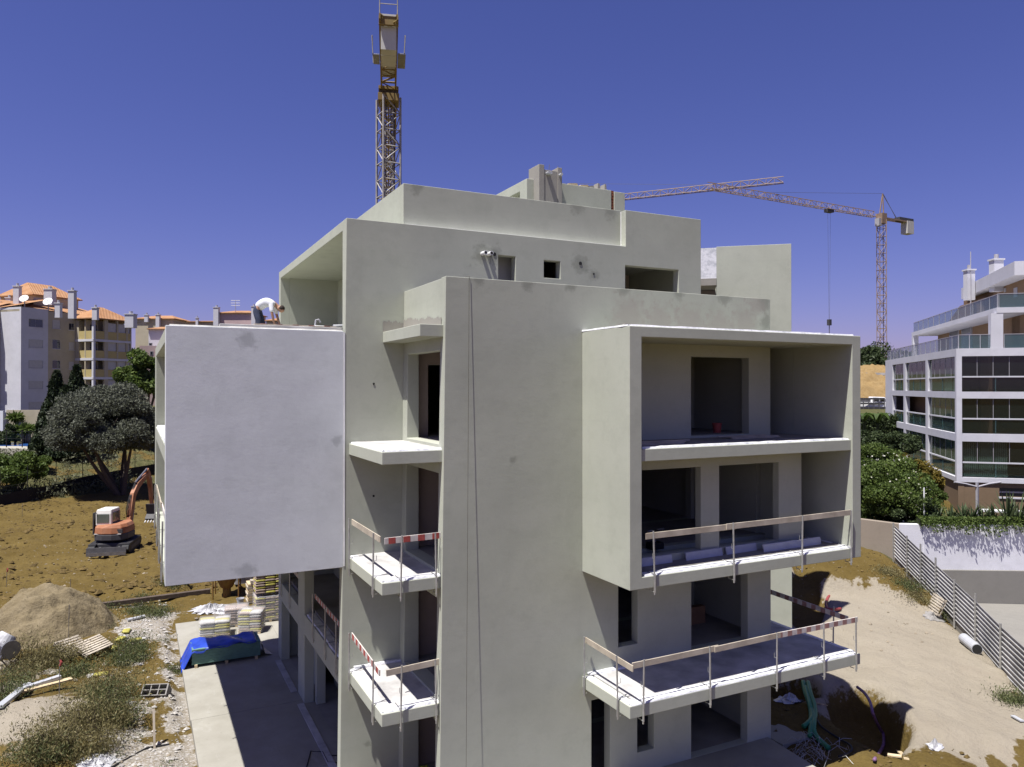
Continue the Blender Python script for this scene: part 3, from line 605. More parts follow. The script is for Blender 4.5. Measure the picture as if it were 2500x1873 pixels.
# ------------------------------------------------------------------ foliage helpers
def leafmat(name, c, c2, trans=.25, rough=.6):
    n = N(name); oi = n.n('ShaderNodeAttribute', attribute_name='tone')
    col_ = n.mix(oi.outputs['Fac'], c, c2)
    col_ = n.mix(n.ramp(n.noise(1.3, 3), .35, .65, 0, .5), col_, sc3(c, .7))
    n.out(col_, rough, None, .25)
    t = n.n('ShaderNodeBsdfTranslucent'); n.l(col_, t.inputs[0]); mx = n.n('ShaderNodeMixShader'); mx.inputs[0].default_value = trans
    n.l(n.p.outputs[0], mx.inputs[1]); n.l(t.outputs[0], mx.inputs[2]); n.l(mx.outputs[0], n.t.nodes['Material Output'].inputs[0])
    return n.m
def leaves(name, P, size, mat, parent=None, aspect=.5, up=0.0, dirs=None, seed=1, droop=0.0):
    """one small diamond-shaped leaf per point of P"""
    g_ = np.random.default_rng(seed); n = len(P)
    d = g_.normal(size=(n, 3)) if dirs is None else dirs+g_.normal(size=(n, 3))*.35
    d[:, 2] += up; d /= np.linalg.norm(d, axis=1)[:, None]+1e-9
    a = g_.normal(size=(n, 3)); s = np.cross(d, a); s /= np.linalg.norm(s, axis=1)[:, None]+1e-9
    L = (size*(.6+.8*g_.random(n)))[:, None]
    V = np.stack([P-d*L*.5, P+s*L*aspect*.5, P+d*L*.5, P-s*L*aspect*.5], 1).reshape(-1, 3)
    me = bpy.data.meshes.new(name); me.vertices.add(4*n); me.vertices.foreach_set('co', V.ravel())
    me.loops.add(4*n); me.loops.foreach_set('vertex_index', np.arange(4*n, dtype=np.int32)); me.polygons.add(n); me.polygons.foreach_set('loop_start', np.arange(0, 4*n, 4, dtype=np.int32))
    me.update(); t = me.attributes.new('tone', 'FLOAT', 'POINT'); t.data.foreach_set('value', np.repeat(g_.random(n), 4).astype(np.float32))
    return link(name, me, mat, parent)
def blob(c, r, n, seed, shell=.55):
    g_ = np.random.default_rng(seed); d = g_.normal(size=(n, 3)); d /= np.linalg.norm(d, axis=1)[:, None]
    rad = (shell+(1-shell)*g_.random(n))**.6; return np.array(c)+d*rad[:, None]*np.array(r)
def crown_points(c, R3, nclump, per, clump, seed, flat=0):
    g_ = np.random.default_rng(seed); out = []
    for k in range(nclump):
        d = g_.normal(size=3); d /= np.linalg.norm(d); 
        if flat: d[2] = abs(d[2])*(1-flat)+d[2]*flat
        rr = (.35+.65*g_.random())**.5; cc = np.array(c)+d*rr*np.array(R3)
        s_ = clump*(.6+.8*g_.random()); out.append(blob(cc, (s_, s_, s_*.75), per, seed*91+k, .3))
    return np.concatenate(out)
M['olive'] = leafmat('olive_leaf', (.075, .082, .060), (.16, .17, .12), .3); M['scrub'] = leafmat('scrub_leaf', (.09, .10, .055), (.20, .205, .125), .25)
M['dleaf'] = leafmat('dark_leaf', (.030, .048, .018), (.075, .10, .036), .25)
M['gleaf'] = leafmat('fresh_leaf', (.055, .092, .018), (.155, .205, .05), .35)
M['cyp'] = leafmat('cypress_leaf', (.016, .028, .012), (.040, .055, .020), .1)
M['dry'] = leafmat('dry_weed', (.12, .11, .045), (.34, .29, .14), .35)
M['weed'] = leafmat('green_weed', (.06, .078, .028), (.17, .185, .075), .3)
M['yel'] = leafmat('yellowing_leaf', (.13, .115, .020), (.22, .15, .025), .3)
M['flower'] = leafmat('pale_flower', (.55, .55, .42), (.72, .70, .60), .2)
M['bark'] = plain('bark', (.085, .065, .05), .95, .3, 6, .5)

# ------------------------------------------------------------------ goods on the patio
M['tarp'] = plain('blue_tarpaulin', (.022, .055, .36), .35, .2, 3, .2, spec=.5)
M['board_green'] = plain('green_plasterboard', (.115, .215, .185), .8, .12, 5, .03)
M['sackw'] = plain('pale_sack', (.38, .37, .35), .6, .15, 7, .2)
M['sackb'] = plain('kraft_sack', (.28, .215, .175), .75, .15, 7, .15)
M['sacky'] = plain('yellow_print', (.36, .33, .07), .6, .15, 7, .1)
n_ = N('shrink_film'); n_.p.inputs['Alpha'].default_value = .22; M['film'] = n_.out((.8, .8, .82), .18, n_.bump(n_.noise(12, 4), .8, .03), .6)
st = thing('plasterboard_stack', 'stack of green plasterboard half covered by a blue tarpaulin on the patio', 'plasterboard', (3.15, 31.4, .1), -.01)
for k in range(11):
    local(st, MB()).box((-1.25+.006*(k % 3), -.38+.004*(k % 2), .12+k*.052), (1.25-.005*(k % 2), .82, .12+k*.052+.048)).build('plasterboard', 'board_green', st)
for dx in (-1.1, 0, 1.1): local(st, MB()).box((dx-.05, -.44, .0), (dx+.05, .8, .118)).build('batten', 'woodnew', st)
tp = local(st, MB()); vs = []; fs = []; nu, nv = 34, 12
for j in range(nv+1):
    for i in range(nu+1):
        u = i/nu; v = j/nv; x_ = -1.75+2.85*u; y_ = -.40+1.35*v; z_ = .735+.035*math.sin(x_*7+y_*3)+.03*math.sin(x_*3.1+v*5)+.03*random.random()
        if x_ < -1.24: z_ = max(.03, .72-(-1.24-x_)*1.5+.06*math.sin(y_*9)); x_ = -1.25-(-1.25-x_)*.75
        if v < .12: z_ -= (.12-v)*(1.4 if u < .35 else .6); y_ -= .03
        if v > .9: z_ -= (v-.9)*3.5
        vs.append((x_, y_, z_))
for j in range(nv):
    for i in range(nu): a = j*(nu+1)+i; fs.append((a, a+1, a+nu+2, a+nu+1))
tp.add(vs, fs); t_ = tp.build('tarpaulin', 'tarp', st, smooth=True); sm = t_.modifiers.new('thick', 'SOLIDIFY'); sm.thickness = .006
fl = local(st, MB()); fl.add([(1.06, -.35, .74), (1.06, .8, .76), (1.32, .75, .55), (1.34, -.3, .5), (1.42, .7, .15), (1.45, -.28, .12), (1.75, -.2, .01), (1.6, .6, .01)], [(0, 1, 2, 3), (3, 2, 4, 5), (5, 4, 7, 6)]); fl.build('loose_wrapping', plain('dusty_wrap', (.42, .37, .28), .5, .2, 6, .4), st, smooth=True)
def sack_mesh(L, W_, H):
    bm = bmesh.new(); bmesh.ops.create_cube(bm, size=1); bmesh.ops.subdivide_edges(bm, edges=bm.edges, cuts=3, use_grid_fill=True)
    for v in bm.verts:
        x_, y_, z_ = v.co; e = (1-(2*abs(x_))**4*.35)*(1-(2*abs(y_))**4*.3); v.co = (x_*L*(1-.06*(2*abs(z_))**2), y_*W_*(1-.08*(2*abs(z_))**2), z_*H*e)
    me = bpy.data.meshes.new('sack'); bm.to_mesh(me); bm.free(); me.polygons.foreach_set('use_smooth', [True]*len(me.polygons)); return me
SACK = {}
def sack(parent, p, rz, L, W_, H, mat, name='sack'):
    k = (round(L, 2), round(W_, 2), round(H, 2), mat)
    if k not in SACK: SACK[k] = sack_mesh(L, W_, H); SACK[k].materials.append(M[mat])
    o = bpy.data.objects.new(name, SACK[k]); col.objects.link(o); o.parent = parent; o.location = p; o.rotation_euler = (random.uniform(-.03, .03), random.uniform(-.03, .03), rz); WM[o] = Matrix.Translation(p)
    return o
def pallet_parts(parent, L=1.2, W_=.8, z0=0, mat='woodnew', gap=7):
    for k in range(7): local(parent, MB()).box((-L/2, -W_/2+k*(W_-.075)/6, z0+.122), (L/2, -W_/2+k*(W_-.075)/6+.075, z0+.144)).build('deck_board', mat, parent)
    for x_ in (-L/2+.07, 0, L/2-.07):
        local(parent, MB()).box((x_-.05, -W_/2, z0), (x_+.05, W_/2, z0+.022)).build('bottom_board', mat, parent)
        for y_ in (-W_/2+.06, 0, W_/2-.06): local(parent, MB()).box((x_-.06, y_-.05, z0+.0225), (x_+.06, y_+.05, z0+.1215)).build('block', mat, parent)
def sack_pallet(label, loc, rz, L, W_, rows, nx_, ny_, mats, film=True, z0=0, o=None):
    if o is None: o = thing('sack_pallet', label, 'pallet', loc, rz, 'pallets of building materials'); pallet_parts(o, L, W_)
    H = .11; zb = z0+.146
    for r_ in range(rows):
        for i in range(nx_):
            for j in range(ny_):
                if 0 < i < nx_-1 and 0 < j < ny_-1 and r_ < rows-1: continue
                l_, w_ = L/nx_, W_/ny_
                m_ = mats[(i+j+r_*2) % len(mats)] if random.random() < .8 else random.choice(mats)
                s_ = sack(o, (-L/2+(i+.5)*l_+random.uniform(-.012, .012), -W_/2+(j+.5)*w_+random.uniform(-.012, .012), zb+(r_+.5)*H), 0, l_*1.0, w_*1.0, H*1.04, m_)
    if film:
        f_ = local(o, MB()); zt_ = zb+rows*H; n = 28; ring = []
        for lev in range(5):
            for k in range(n):
                a = 2*math.pi*k/n; cx_, sy_ = math.cos(a), math.sin(a); q = max(abs(cx_)/(L/2+.03), abs(sy_)/(W_/2+.03)); rr = 1/q*(1+.03*random.random())
                if lev == 4: rr *= .5
                ring.append((cx_*rr, sy_*rr, (z0+.05, z0+.15+rows*H*.4, zt_-.03, zt_+.035, zt_+.05)[lev]+.02*random.random()))
        f_.add(ring, [(l*n+k, l*n+(k+1) % n, (l+1)*n+(k+1) % n, (l+1)*n+k) for l in range(4) for k in range(n)]+[tuple(4*n+k for k in range(n))]); f_.build('shrink_film', 'film', o, smooth=True)
    return o
sack_pallet('low film-wrapped pallet of white and yellow sacks behind the plasterboard', (3.05, 34.75, .1), -.12, 1.2, .9, 5, 2, 3, ['sackw', 'sacky', 'sackw'])
sack_pallet('film-wrapped pallet of yellow-banded kraft sacks nearest the columns', (4.55, 34.65, .1), -.35, .95, .9, 7, 2, 3, ['sackb', 'sacky', 'sackw'])
sack_pallet('small film-wrapped pallet of plain brown sacks at the back of the patio', (4.05, 35.9, .1), -.1, 1.0, .8, 6, 2, 2, ['sackb', 'sackb'])
o = sack_pallet('tall double-stacked pallet of yellow and brown sacks', (5.5, 36.1, .1), -.02, 1.3, 1.0, 9, 3, 3, ['sackb', 'sacky', 'sackb'], True)
sack_pallet(None, None, 0, 1.3, 1.0, 9, 3, 3, ['sackb', 'sacky', 'sackb'], False, 1.16, o)
# yellow mortar hopper on legs
h0 = onZ(*c65(610, 505), .1); hp = thing('mortar_hopper', 'rusty yellow mortar hopper on thin legs beyond the patio', 'hopper', (4.15, 40.9, hz(4.15, 40.9)))
M['rustyellow'] = plain('rusty_yellow_paint', (.30, .19, .035), .6, .3, 4, .1, c2=(.16, .07, .03))
local(hp, MB()).lathe([(.22, .5), (.30, .55), (.85, 1.75), (.88, 2.6), (.84, 2.6), (.80, 1.75)], (0, 0, 0), 18).build('cone', 'rustyellow', hp, smooth=False)
local(hp, MB()).cyl((0, 0, .05), (0, 0, .55), .2, 12).build('outlet', 'rustyellow', hp)
for a in range(4): c_, s_ = math.cos(a*math.pi/2+.6), math.sin(a*math.pi/2+.6); local(hp, MB()).cyl((.86*c_, .86*s_, 0), (.86*c_, .86*s_, 2.0), .035, 8).build('leg', 'rustyellow', hp)
bk = onZ(*c65(840, 585), .05)
tag(MB().lathe([(.13, 0), (.19, .33), (.2, .33), (.185, .32), (.125, .02)], (bk.x, bk.y, hz(bk.x, bk.y)), 16).build('bucket', 'pvc'), 'grey plastic bucket standing on the earth beside the pallets', 'bucket')
wd = thing('timber_stack', 'rough stack of short timber blocks and pallets behind the sacks', 'timber', (5.15, 39.3, hz(5.15, 39.3)))
for k in range(8): local(wd, MB()).box((-.25+.03*(k % 3), -.4, .0+k*.12), (.3+.04*(k % 2), .4, .0+k*.12+.10)).build('timber', 'woodnew' if k % 3 else 'wood', wd)
local(wd, MB()).box((-.1, -.45, .96), (.25, -.1, 1.12)).build('timber', 'wood', wd)
bl = thing('block_stack', 'stack of grey concrete blocks under a plank behind the hopper', 'blocks', (5.5, 42.5, hz(5.5, 42.5)))
for r_ in range(6):
    for i in range(3): local(bl, MB()).box((-.8+i*.52, -.2, r_*.21), (-.8+i*.52+.5, .2, r_*.21+.2)).build('block', 'pvc' if (i+r_) % 2 else 'curb', bl)
local(bl, MB()).beam((-1.0, -.2, 1.3), (1.0, -.2, 1.3), .3, .05).build('plank', 'wood', bl)
ct = thing('site_container', 'pale blue-grey site container partly hidden by the columns', 'container', (8.5, 46, hz(8.5, 46)))
local(ct, MB()).box((-1.6, -1.2, .1), (1.6, 1.2, 2.5)).build('body', plain('container_paint', (.42, .44, .50), .5, .1, 2, .05), ct, bevel=.03)
for k in range(14): local(ct, MB()).box((-1.5+k*.22, -1.23, .25), (-1.5+k*.22+.1, -1.2, 2.35)).build('rib', 'white', ct)
local(ct, MB()).box((-.4, -1.26, .2), (.5, -1.232, 2.2)).build('door', 'pvc', ct); local(ct, MB()).box((-1.5, -1.1, 0), (1.5, 1.1, .098)).build('skid', 'steel', ct)
def crumple(name, label, c, r, hgt, mat, seed, cat='plastic sheet', n=22):
    rnd = random.Random(seed); vs = [(c[0], c[1], c[2]+hgt)]; fs = []
    rings = 5
    for l in range(1, rings+1):
        for k in range(n):
            a = 2*math.pi*k/n; rr = r*(l/rings)*(.75+.5*rnd.random()); x_, y_ = c[0]+rr*math.cos(a), c[1]+rr*.7*math.sin(a)
            vs.append((x_, y_, hz(x_, y_)+.02+hgt*(1-l/rings)*(.3+1.2*rnd.random())))
    for k in range(n): fs.append((0, 1+k, 1+(k+1) % n))
    for l in range(rings-1):
        for k in range(n): fs.append((1+l*n+k, 1+(l+1)*n+k, 1+(l+1)*n+(k+1) % n, 1+l*n+(k+1) % n))
    o = MB().add(vs, fs).build(name, mat, None, fix=False); return tag(o, label, cat)
M['sheet'] = plain('white_plastic_sheet', (.42, .42, .43), .3, .2, 8, .5, spec=.5)
crumple('plastic_sheet', 'crumpled clear white plastic sheet on the earth behind the patio', (3.3, 38.7, .1), 1.0, .3, 'sheet', 3, n=40)
crumple('plastic_sheet', 'small grey plastic sheet lying in the weeds at the left', (-1.0, 24.3, .1), .55, .16, 'sheet', 5)
crumple('plastic_sheet', 'white plastic bag rubbish lying among the green hoses', (20.1, 18.8, .1), .55, .22, 'sheet', 6)
crumple('plastic_sheet', 'crumpled white paper sack near the end of the purple pipe', (21.6, 14.6, 0), .28, .2, 'sheet', 8)
tag(MB().beam((-1.9, 41.1, hz(-1.9, 41.1)+.12), (3.4, 41.6, hz(3.4, 41.6)+.12), .25, .2).build('log', 'bark'), 'dark wooden beam lying on the earth beside the hopper', 'beam')
tag(MB().tube([(1.9, 20.2, .11), (3.1, 20.9, .11), (4.2, 21.2, .11), (4.6, 22.4, .11), (4.9, 22.2, .11), (4.9, 21.5, .11), (5.3, 21.3, .11), (5.4, 21.7, .11), (5.0, 21.9, .11)], .02, 6).build('cable', 'black'), 'black cable looping across the shaded patio', 'cable')

# ------------------------------------------------------------------ left foreground: sand heap, mixer, debris
def heap(name, label, cx, cy, rx, ry, h, mat, seed, cat='heap', n=90):
    xs = np.linspace(-1.12, 1.12, n); X, Y = np.meshgrid(xs, xs); r_ = np.sqrt(X**2+Y**2)+(fbm(X*1.6+5, Y*1.6, seed)-.5)*.35
    wx, wy = cx+X*rx, cy+Y*ry
    z_ = height(wx.ravel(), wy.ravel()).reshape(X.shape)-.06+h*np.clip(1-r_**1.7, -.2, 1)**1.0
    z_ += np.where(r_ < 1, (fbm(wx*2.0, wy*2.0, seed+3, 5, .6)-.5)*.42*(h/2), 0)
    z_ -= np.where(r_ < .95, np.clip(.5-fbm(wx*1.3, wy*3.2, seed+8), 0, 1)*.5*(h/2), 0)
    mb = MB(); mb.add(np.stack([wx.ravel(), wy.ravel(), z_.ravel()], 1).tolist(), [(j*n+i, j*n+i+1, (j+1)*n+i+1, (j+1)*n+i) for j in range(n-1) for i in range(n-1)])
    return tag(mb.build(name, mat, None, smooth=True, fix=False), label, cat)
def sandmat(name, a, b):
    n = N(name); c = n.mix(n.ramp(n.noise(1.5, 6, .65), .3, .7), a, b); c = n.mix(n.ramp(n.noise(11, 5, .7), .45, .7, 0, .6), c, sc3(a, .72))
    return n.out(c, .95, n.bump(n.noise(30, 4, .7), .6, .03, n.bump(n.noise(5, 5, .65), .8, .12)), .1)
M['sandheap'] = sandmat('builders_sand', (.17, .135, .078), (.225, .185, .118))
heap('sand_heap', 'large crusty heap of tan sand beside the left weeds', -3.5, 38.5, 2.9, 2.4, 2.1, 'sandheap', 5, 'sand heap')
mx = thing('concrete_mixer', 'small grey tilting-drum concrete mixer standing by the sand heap', 'mixer', (-4.55, 33.6, hz(-4.55, 33.6)), .5)
M['mixer'] = plain('cement_crusted_steel', (.40, .40, .41), .7, .25, 5, .3)
ax = Matrix.Rotation(R(38), 3, 'Y')
dr = local(mx, MB()).lathe([(.10, -.48), (.34, -.40), (.46, -.12), (.46, .12), (.30, .46), (.27, .50), (.24, .50), (.27, .44), (.42, .1)], (0, 0, 1.0), 20, ax); drum = dr.build('drum', 'mixer', mx, smooth=False)
local(mx, MB()).lathe([(.47, -.05), (.50, -.05), (.50, .03), (.47, .03)], (0, 0, 1.0), 24, ax).build('gear_ring', 'steel', drum)
for s_ in (-1, 1):
    local(mx, MB()).tube([(-.55, .5*s_, 0), (-.1, .56*s_, .95), (.45, .5*s_, 0)], .03, 8).build('leg', 'steel', mx)
    local(mx, MB()).tube([(-.5, .5*s_, .12), (.42, .5*s_, .12)], .022, 6).build('brace', 'steel', mx)
local(mx, MB()).box((-.65, -.22, .62), (-.32, .22, 1.05)).build('motor_housing', 'mixer', mx, bevel=.03)
local(mx, MB()).lathe([(.30, -.02), (.33, -.02), (.33, .02), (.30, .02)], (.1, -.68, 1.0), 18, Matrix.Rotation(R(90), 3, 'X')).build('tilt_wheel', 'steel', mx)
local(mx, MB()).cyl((-.55, -.55, .18), (-.55, -.47, .18), .18, 14).build('wheel', 'black', mx); local(mx, MB()).cyl((-.55, .47, .18), (-.55, .55, .18), .18, 14).build('wheel', 'black', mx)
pl = thing('wooden_pallet', 'wooden pallet leaning half sunk in the weeds beside the sand heap', 'pallet', (-2.3, 34.3, hz(-2.3, 34.3)+.30), .9)
pallet_parts(pl, 1.2, .8, 0, 'wood'); pl.rotation_euler = (R(38), R(4), .9)
pl2 = dup(pl, (-1.55, 34.2, hz(-1.55, 34.2)+.30), .75, 'grey wooden pallet lying tilted in the weeds beside another pallet'); pl2.rotation_euler = (R(24), R(-3), .75)
def zd(x_, y_, d_=0): return (x_, y_, hz(x_, y_)+d_)
tag(MB().beam(zd(-3.75, 27.6, .12), zd(-3.35, 30.9, .22), .22, .09).build('plank', 'pvc'), 'grey plank lying under the pale planks on the sandy bank', 'plank')
tag(MB().beam(zd(-3.6, 29.9, .30), zd(-2.35, 30.4, .42), .2, .1).build('plank', 'pvc'), 'short grey beam lying on top of the pale plank', 'beam')
tag(MB().beam(zd(-3.75, 29.7, .20), zd(-2.0, 30.35, .33), .24, .05).build('plank', 'woodnew'), 'pale raw plank lying across the sandy bank', 'plank')
def rebar(label, x_, y_, h, flag):
    o = thing('marker_rod', label, 'rod', zd(x_, y_)); MB().cyl(zd(x_, y_, -.1), zd(x_+.02, y_, h), .014, 6).build('rod', 'steel', o)
    if flag: MB().tube([zd(x_+.02, y_, h-.02), zd(x_+.06, y_-.02, h-.08), zd(x_+.03, y_, h-.2)], .035, 6).build('tape', 'red', o)
rebar('thin steel rod with red and white tape on the sandy bank', -2.25, 28.65, 1.25, True); rebar('thin bare steel rod standing before the sand heap', -2.5, 36.0, 1.6, False)
p_ = onZ(*cLB(598, 280), 0); rebar('thin steel rod standing behind the sand heap', p_.x, p_.y, 1.1, False); p_ = onZ(*cLB(55, 140), 0); rebar('short steel rod with faded tape at the field edge', p_.x, p_.y, 1.0, True); p_ = onZ(*cLM(213, 1020), 0); rebar('short iron stake standing alone in the ploughed field', p_.x, p_.y, 1.2, False)
M['conc_d'] = plain('grey_block', (.22, .21, .20), .9, .2, 5, .2)
hb = thing('hollow_block', 'broken hollow grey block lying with its six dark cells open', 'block', zd(.55, 28.5), -.35)
hb.rotation_euler = (R(-48), 0, -.35); 
bx_ = MB().wall('Y', -.12, .34, [(-.42, .42, 0, .42)], [(-.42+.03+i*.265, -.42+.03+i*.265+.235, .03+j*.195, .03+j*.195+.165) for i in range(3) for j in range(2)]); bo = bx_.build('shell', 'conc_d', None); bo.parent = hb
for i, ((cx_, cy_), lab) in enumerate(((( 1080, 495), 'small white and yellow empty sack farthest along the weedy strip'), ((1030, 575), 'flattened yellow sack beside the green weeds'), ((1160, 560), 'bright yellow sack scrap above the green weeds'), ((945, 655), 'yellow and white empty sack nearest the leaning pallet'), ((860, 885), 'yellow sack scrap in the dry weeds below the pallets'))):
    p_ = onZ(*cLB(cx_, cy_), .1); so_ = thing('empty_sack', lab, 'sack', zd(p_.x, p_.y, .05), random.random()*3)
    s_ = sack(so_, (0, 0, .03), .2, .5, .3, .12, 'sacky', 'yellow_half'); s2 = sack(so_, (.28, .06, .02), .5, .32, .3, .1, 'sackw', 'white_half')
tag(MB().cyl(zd(-.35, 38.5, .07), zd(.35, 38.75, .07), .07, 12).build('pipe', 'pvc'), 'short grey pipe lying on bare earth near the sand heap', 'pipe')
tag(MB().tube([zd(-1.6, 23.0, .03), zd(-.6, 23.9, .03), zd(.3, 24.9, .03), zd(.9, 25.0, .03)], .03, 6).build('hose', 'black'), 'dark hose lying across the rubble at the lower left', 'hose')
tag(MB().beam(zd(.5, 24.9, .0), zd(.48, 25.2, 1.05), .06, .05).build('stake', 'wood'), 'weathered wooden stake stuck in the rubble by the dark hose', 'stake')
# stones and rubble, too many to count
def stones(name, label, pts, smin, smax, mat, seed):
    g_ = np.random.default_rng(seed); ico = [(0,0,1),(.9,0,.1),(.28,.85,.1),(-.72,.53,.1),(-.72,-.53,.1),(.28,-.85,.1),(0,0,-.7)]; ff = [(0,1,2),(0,2,3),(0,3,4),(0,4,5),(0,5,1),(6,2,1),(6,3,2),(6,4,3),(6,5,4),(6,1,5)]
    mb = MB(); zz = height(pts[:, 0], pts[:, 1])
    for i, (x_, y_) in enumerate(pts):
        s_ = smin*(smax/smin)**(g_.random()**2.2); j = g_.normal(size=(7, 3))*.16; a = g_.random()*6.28; c_, n__ = math.cos(a), math.sin(a)
        mb.add([((p[0]*c_-p[1]*n__+j[k][0])*s_+x_, (p[0]*n__+p[1]*c_+j[k][1])*s_*.8+y_, (p[2]+j[k][2])*s_*.62+zz[i]+s_*.12) for k, p in enumerate(ico)], ff)
    return tag(mb.build(name, mat, None, fix=False), label, kind='stuff')
def scatter(n, x0, x1, y0, y1, f, seed):
    g_ = np.random.default_rng(seed); P = np.stack([x0+(x1-x0)*g_.random(n*3), y0+(y1-y0)*g_.random(n*3)], 1); return P[f(P[:, 0], P[:, 1]) > g_.random(n*3)][:n]
offpatio = lambda x_, y_: ~((x_ > 1.45) & (x_ < 18.9) & (y_ > 14) & (y_ < 37.4))
M['stone'] = plain('pale_stones', (.25, .21, .155), .95, .35, 2.5, .3); M['clod'] = plain('earth_clods', (.105, .072, .024), .95, .35, 1.5, .3); M['chalk'] = plain('white_rubble', (.38, .36, .33), .9, .25, 2.5, .3)
stones('stones', 'pale stones strewn over the site earth', scatter(2600, -9, 40, 20, 62, lambda a, b: offpatio(a, b)*(.25+.75*(fbm(a*.4, b*.4, 77) > .52)), 2), .02, .13, 'stone', 3)
stones('earth_clods', 'brown clods of earth in the dug field', scatter(5200, -16, 6, 42, 84, lambda a, b: (.15+1.0*np.exp(-((b-43.8)/1.5)**2)+.5*(fbm(a*.5, b*.5, 61) > .55)), 4), .03, .26, 'clod', 5)
stones('white_rubble', 'white plaster rubble along the patio edge', scatter(1700, -1.5, 1.5, 20, 42, lambda a, b: offpatio(a, b)*np.where(a > 1.0, .8, .06+.9*(fbm(a*.55+3, b*.55, 51) > .56)), 6), .015, .12, 'chalk', 7)
stones('earth_clods', 'dry clods on the slope beyond the sand apron', scatter(1800, 19, 37, 12, 36, lambda a, b: (polydist(a, b, SAND) < -.3)*1.0, 8), .025, .14, 'clod', 9)

# weeds
def weed_bush(label, c, r, h, n, mat, seed, size=.10, spikes=True, group='wild weed bushes on the waste ground', stems=12):
    o = thing('weed_bush', label, 'bush', zd(c[0], c[1]), 0, group); g_ = np.random.default_rng(seed); P = []
    k_ = max(6, int(r*9))
    for k in range(k_):
        a = g_.random()*6.28; q = r*math.sqrt(g_.random())*.85; x_, y_ = c[0]+q*math.cos(a), c[1]+q*math.sin(a)*.8; hh = h*(.45+.75*g_.random())*(1-.45*(q/r)**2)
        z0 = hz(x_, y_); t = g_.random(n//k_); sp = .26*r/ max(r, .5)+.09
        P.append(np.stack([x_+g_.normal(size=len(t))*sp*(.35+t), y_+g_.normal(size=len(t))*sp*(.35+t), z0+t*hh+g_.normal(size=len(t))*.03], 1))
    P = np.concatenate(P)[::2]; leaves('foliage', P, size*1.05, M[mat], o, .22, up=1.1, seed=seed)
    mb = MB()
    for k in range(stems):
        a = g_.random()*6.28; q = r*.5*g_.random(); x_, y_ = c[0]+q*math.cos(a), c[1]+q*math.sin(a); MB_ = mb.tube([zd(x_, y_, -.05), (x_+g_.normal()*.12, y_+g_.normal()*.12, hz(x_, y_)+h*.8)], [.012, .004], 4, False)
    tag(mb.build('stems', 'dry' if False else 'bark', o, fix=False), kind='stuff')
    return o
WB = [((280,830),1.25,1.15,9000,'dry','broad dry olive weed bush in front of the concrete mixer'),((370,820),1.0,.8,9000,'dry','tall dry olive weed bush below the leaning pallet'),((640,900),.7,.4,5000,'weed','grey-green weed bush beside the yellow sack scrap'),
      ((1090,760),.85,.7,6500,'weed','fresh dark green weed bush near the empty sacks'),((1150,640),.7,.5,4000,'weed','low green weeds above the fresh bush'),((960,1120),.9,1.1,9000,'dry','tall olive weed bush right of the sandy bank'),((930,1390),.95,.9,8000,'dry','wide dry weed bush in the middle of the waste ground'),
      ((1010,1330),1.0,1.1,9000,'weed','grey-green weed bush beside the dark hose stake'),((560,1650),1.0,.9,9000,'dry','dry weed bush at the bottom of the waste ground'),((720,1550),1.2,1.1,10000,'dry','largest dry weed bush near the grey plastic sheet'),((330,1700),.8,.7,6000,'weed','low green weeds at the lower left'),
      ((40,1180),.7,.95,5000,'weed','dark green weed bush at the foot of the planks'),((160,960),.8,.5,4000,'dry','low dry weeds above the planks'),((1180,350),.75,.4,4000,'weed','low green weeds beyond the short grey pipe'),((1360,370),.7,.42,3500,'weed','low green weeds by the patio corner'),((900,330),.6,.45,3000,'weed','small green weed patch behind the sand heap'),
      ((1430,180),.7,.4,3500,'weed','small dark weed patch under the white wing'),((1180,250),.6,.35,2500,'weed','small weed patch near the white rubble'),((800,700),.7,.3,2600,'dry','dry yellowish weeds right of the grey pallet'),((1480,820),.4,.25,1500,'weed','tiny weed tuft at the patio edge'),((880,430),.7,.35,2500,'dry','thin dry weeds at the sand heap foot')]
for i, ((a, b), r_, h_, n_, m_, lab) in enumerate(WB):
    p_ = onZ(*cLB(a, b), .1); weed_bush(lab, (p_.x, p_.y+.3), r_, h_, n_, m_, 100+i)

g_ = np.random.default_rng(44)
TU = scatter(60, -4.5, 1.3, 21, 42, lambda a, b: offpatio(a, b)*(.4+.6*(fbm(a*.6, b*.6, 88) > .5)), 45)
PP = np.concatenate([np.stack([x_+g_.normal(size=70)*.16, y_+g_.normal(size=70)*.16, hz(x_, y_)+g_.random(70)*.22], 1) for x_, y_ in TU])
tag(leaves('weed_tufts', PP, .09, M['weed'], None, .22, up=1.0, seed=46), 'small green weed tufts scattered over the rubble', kind='stuff')
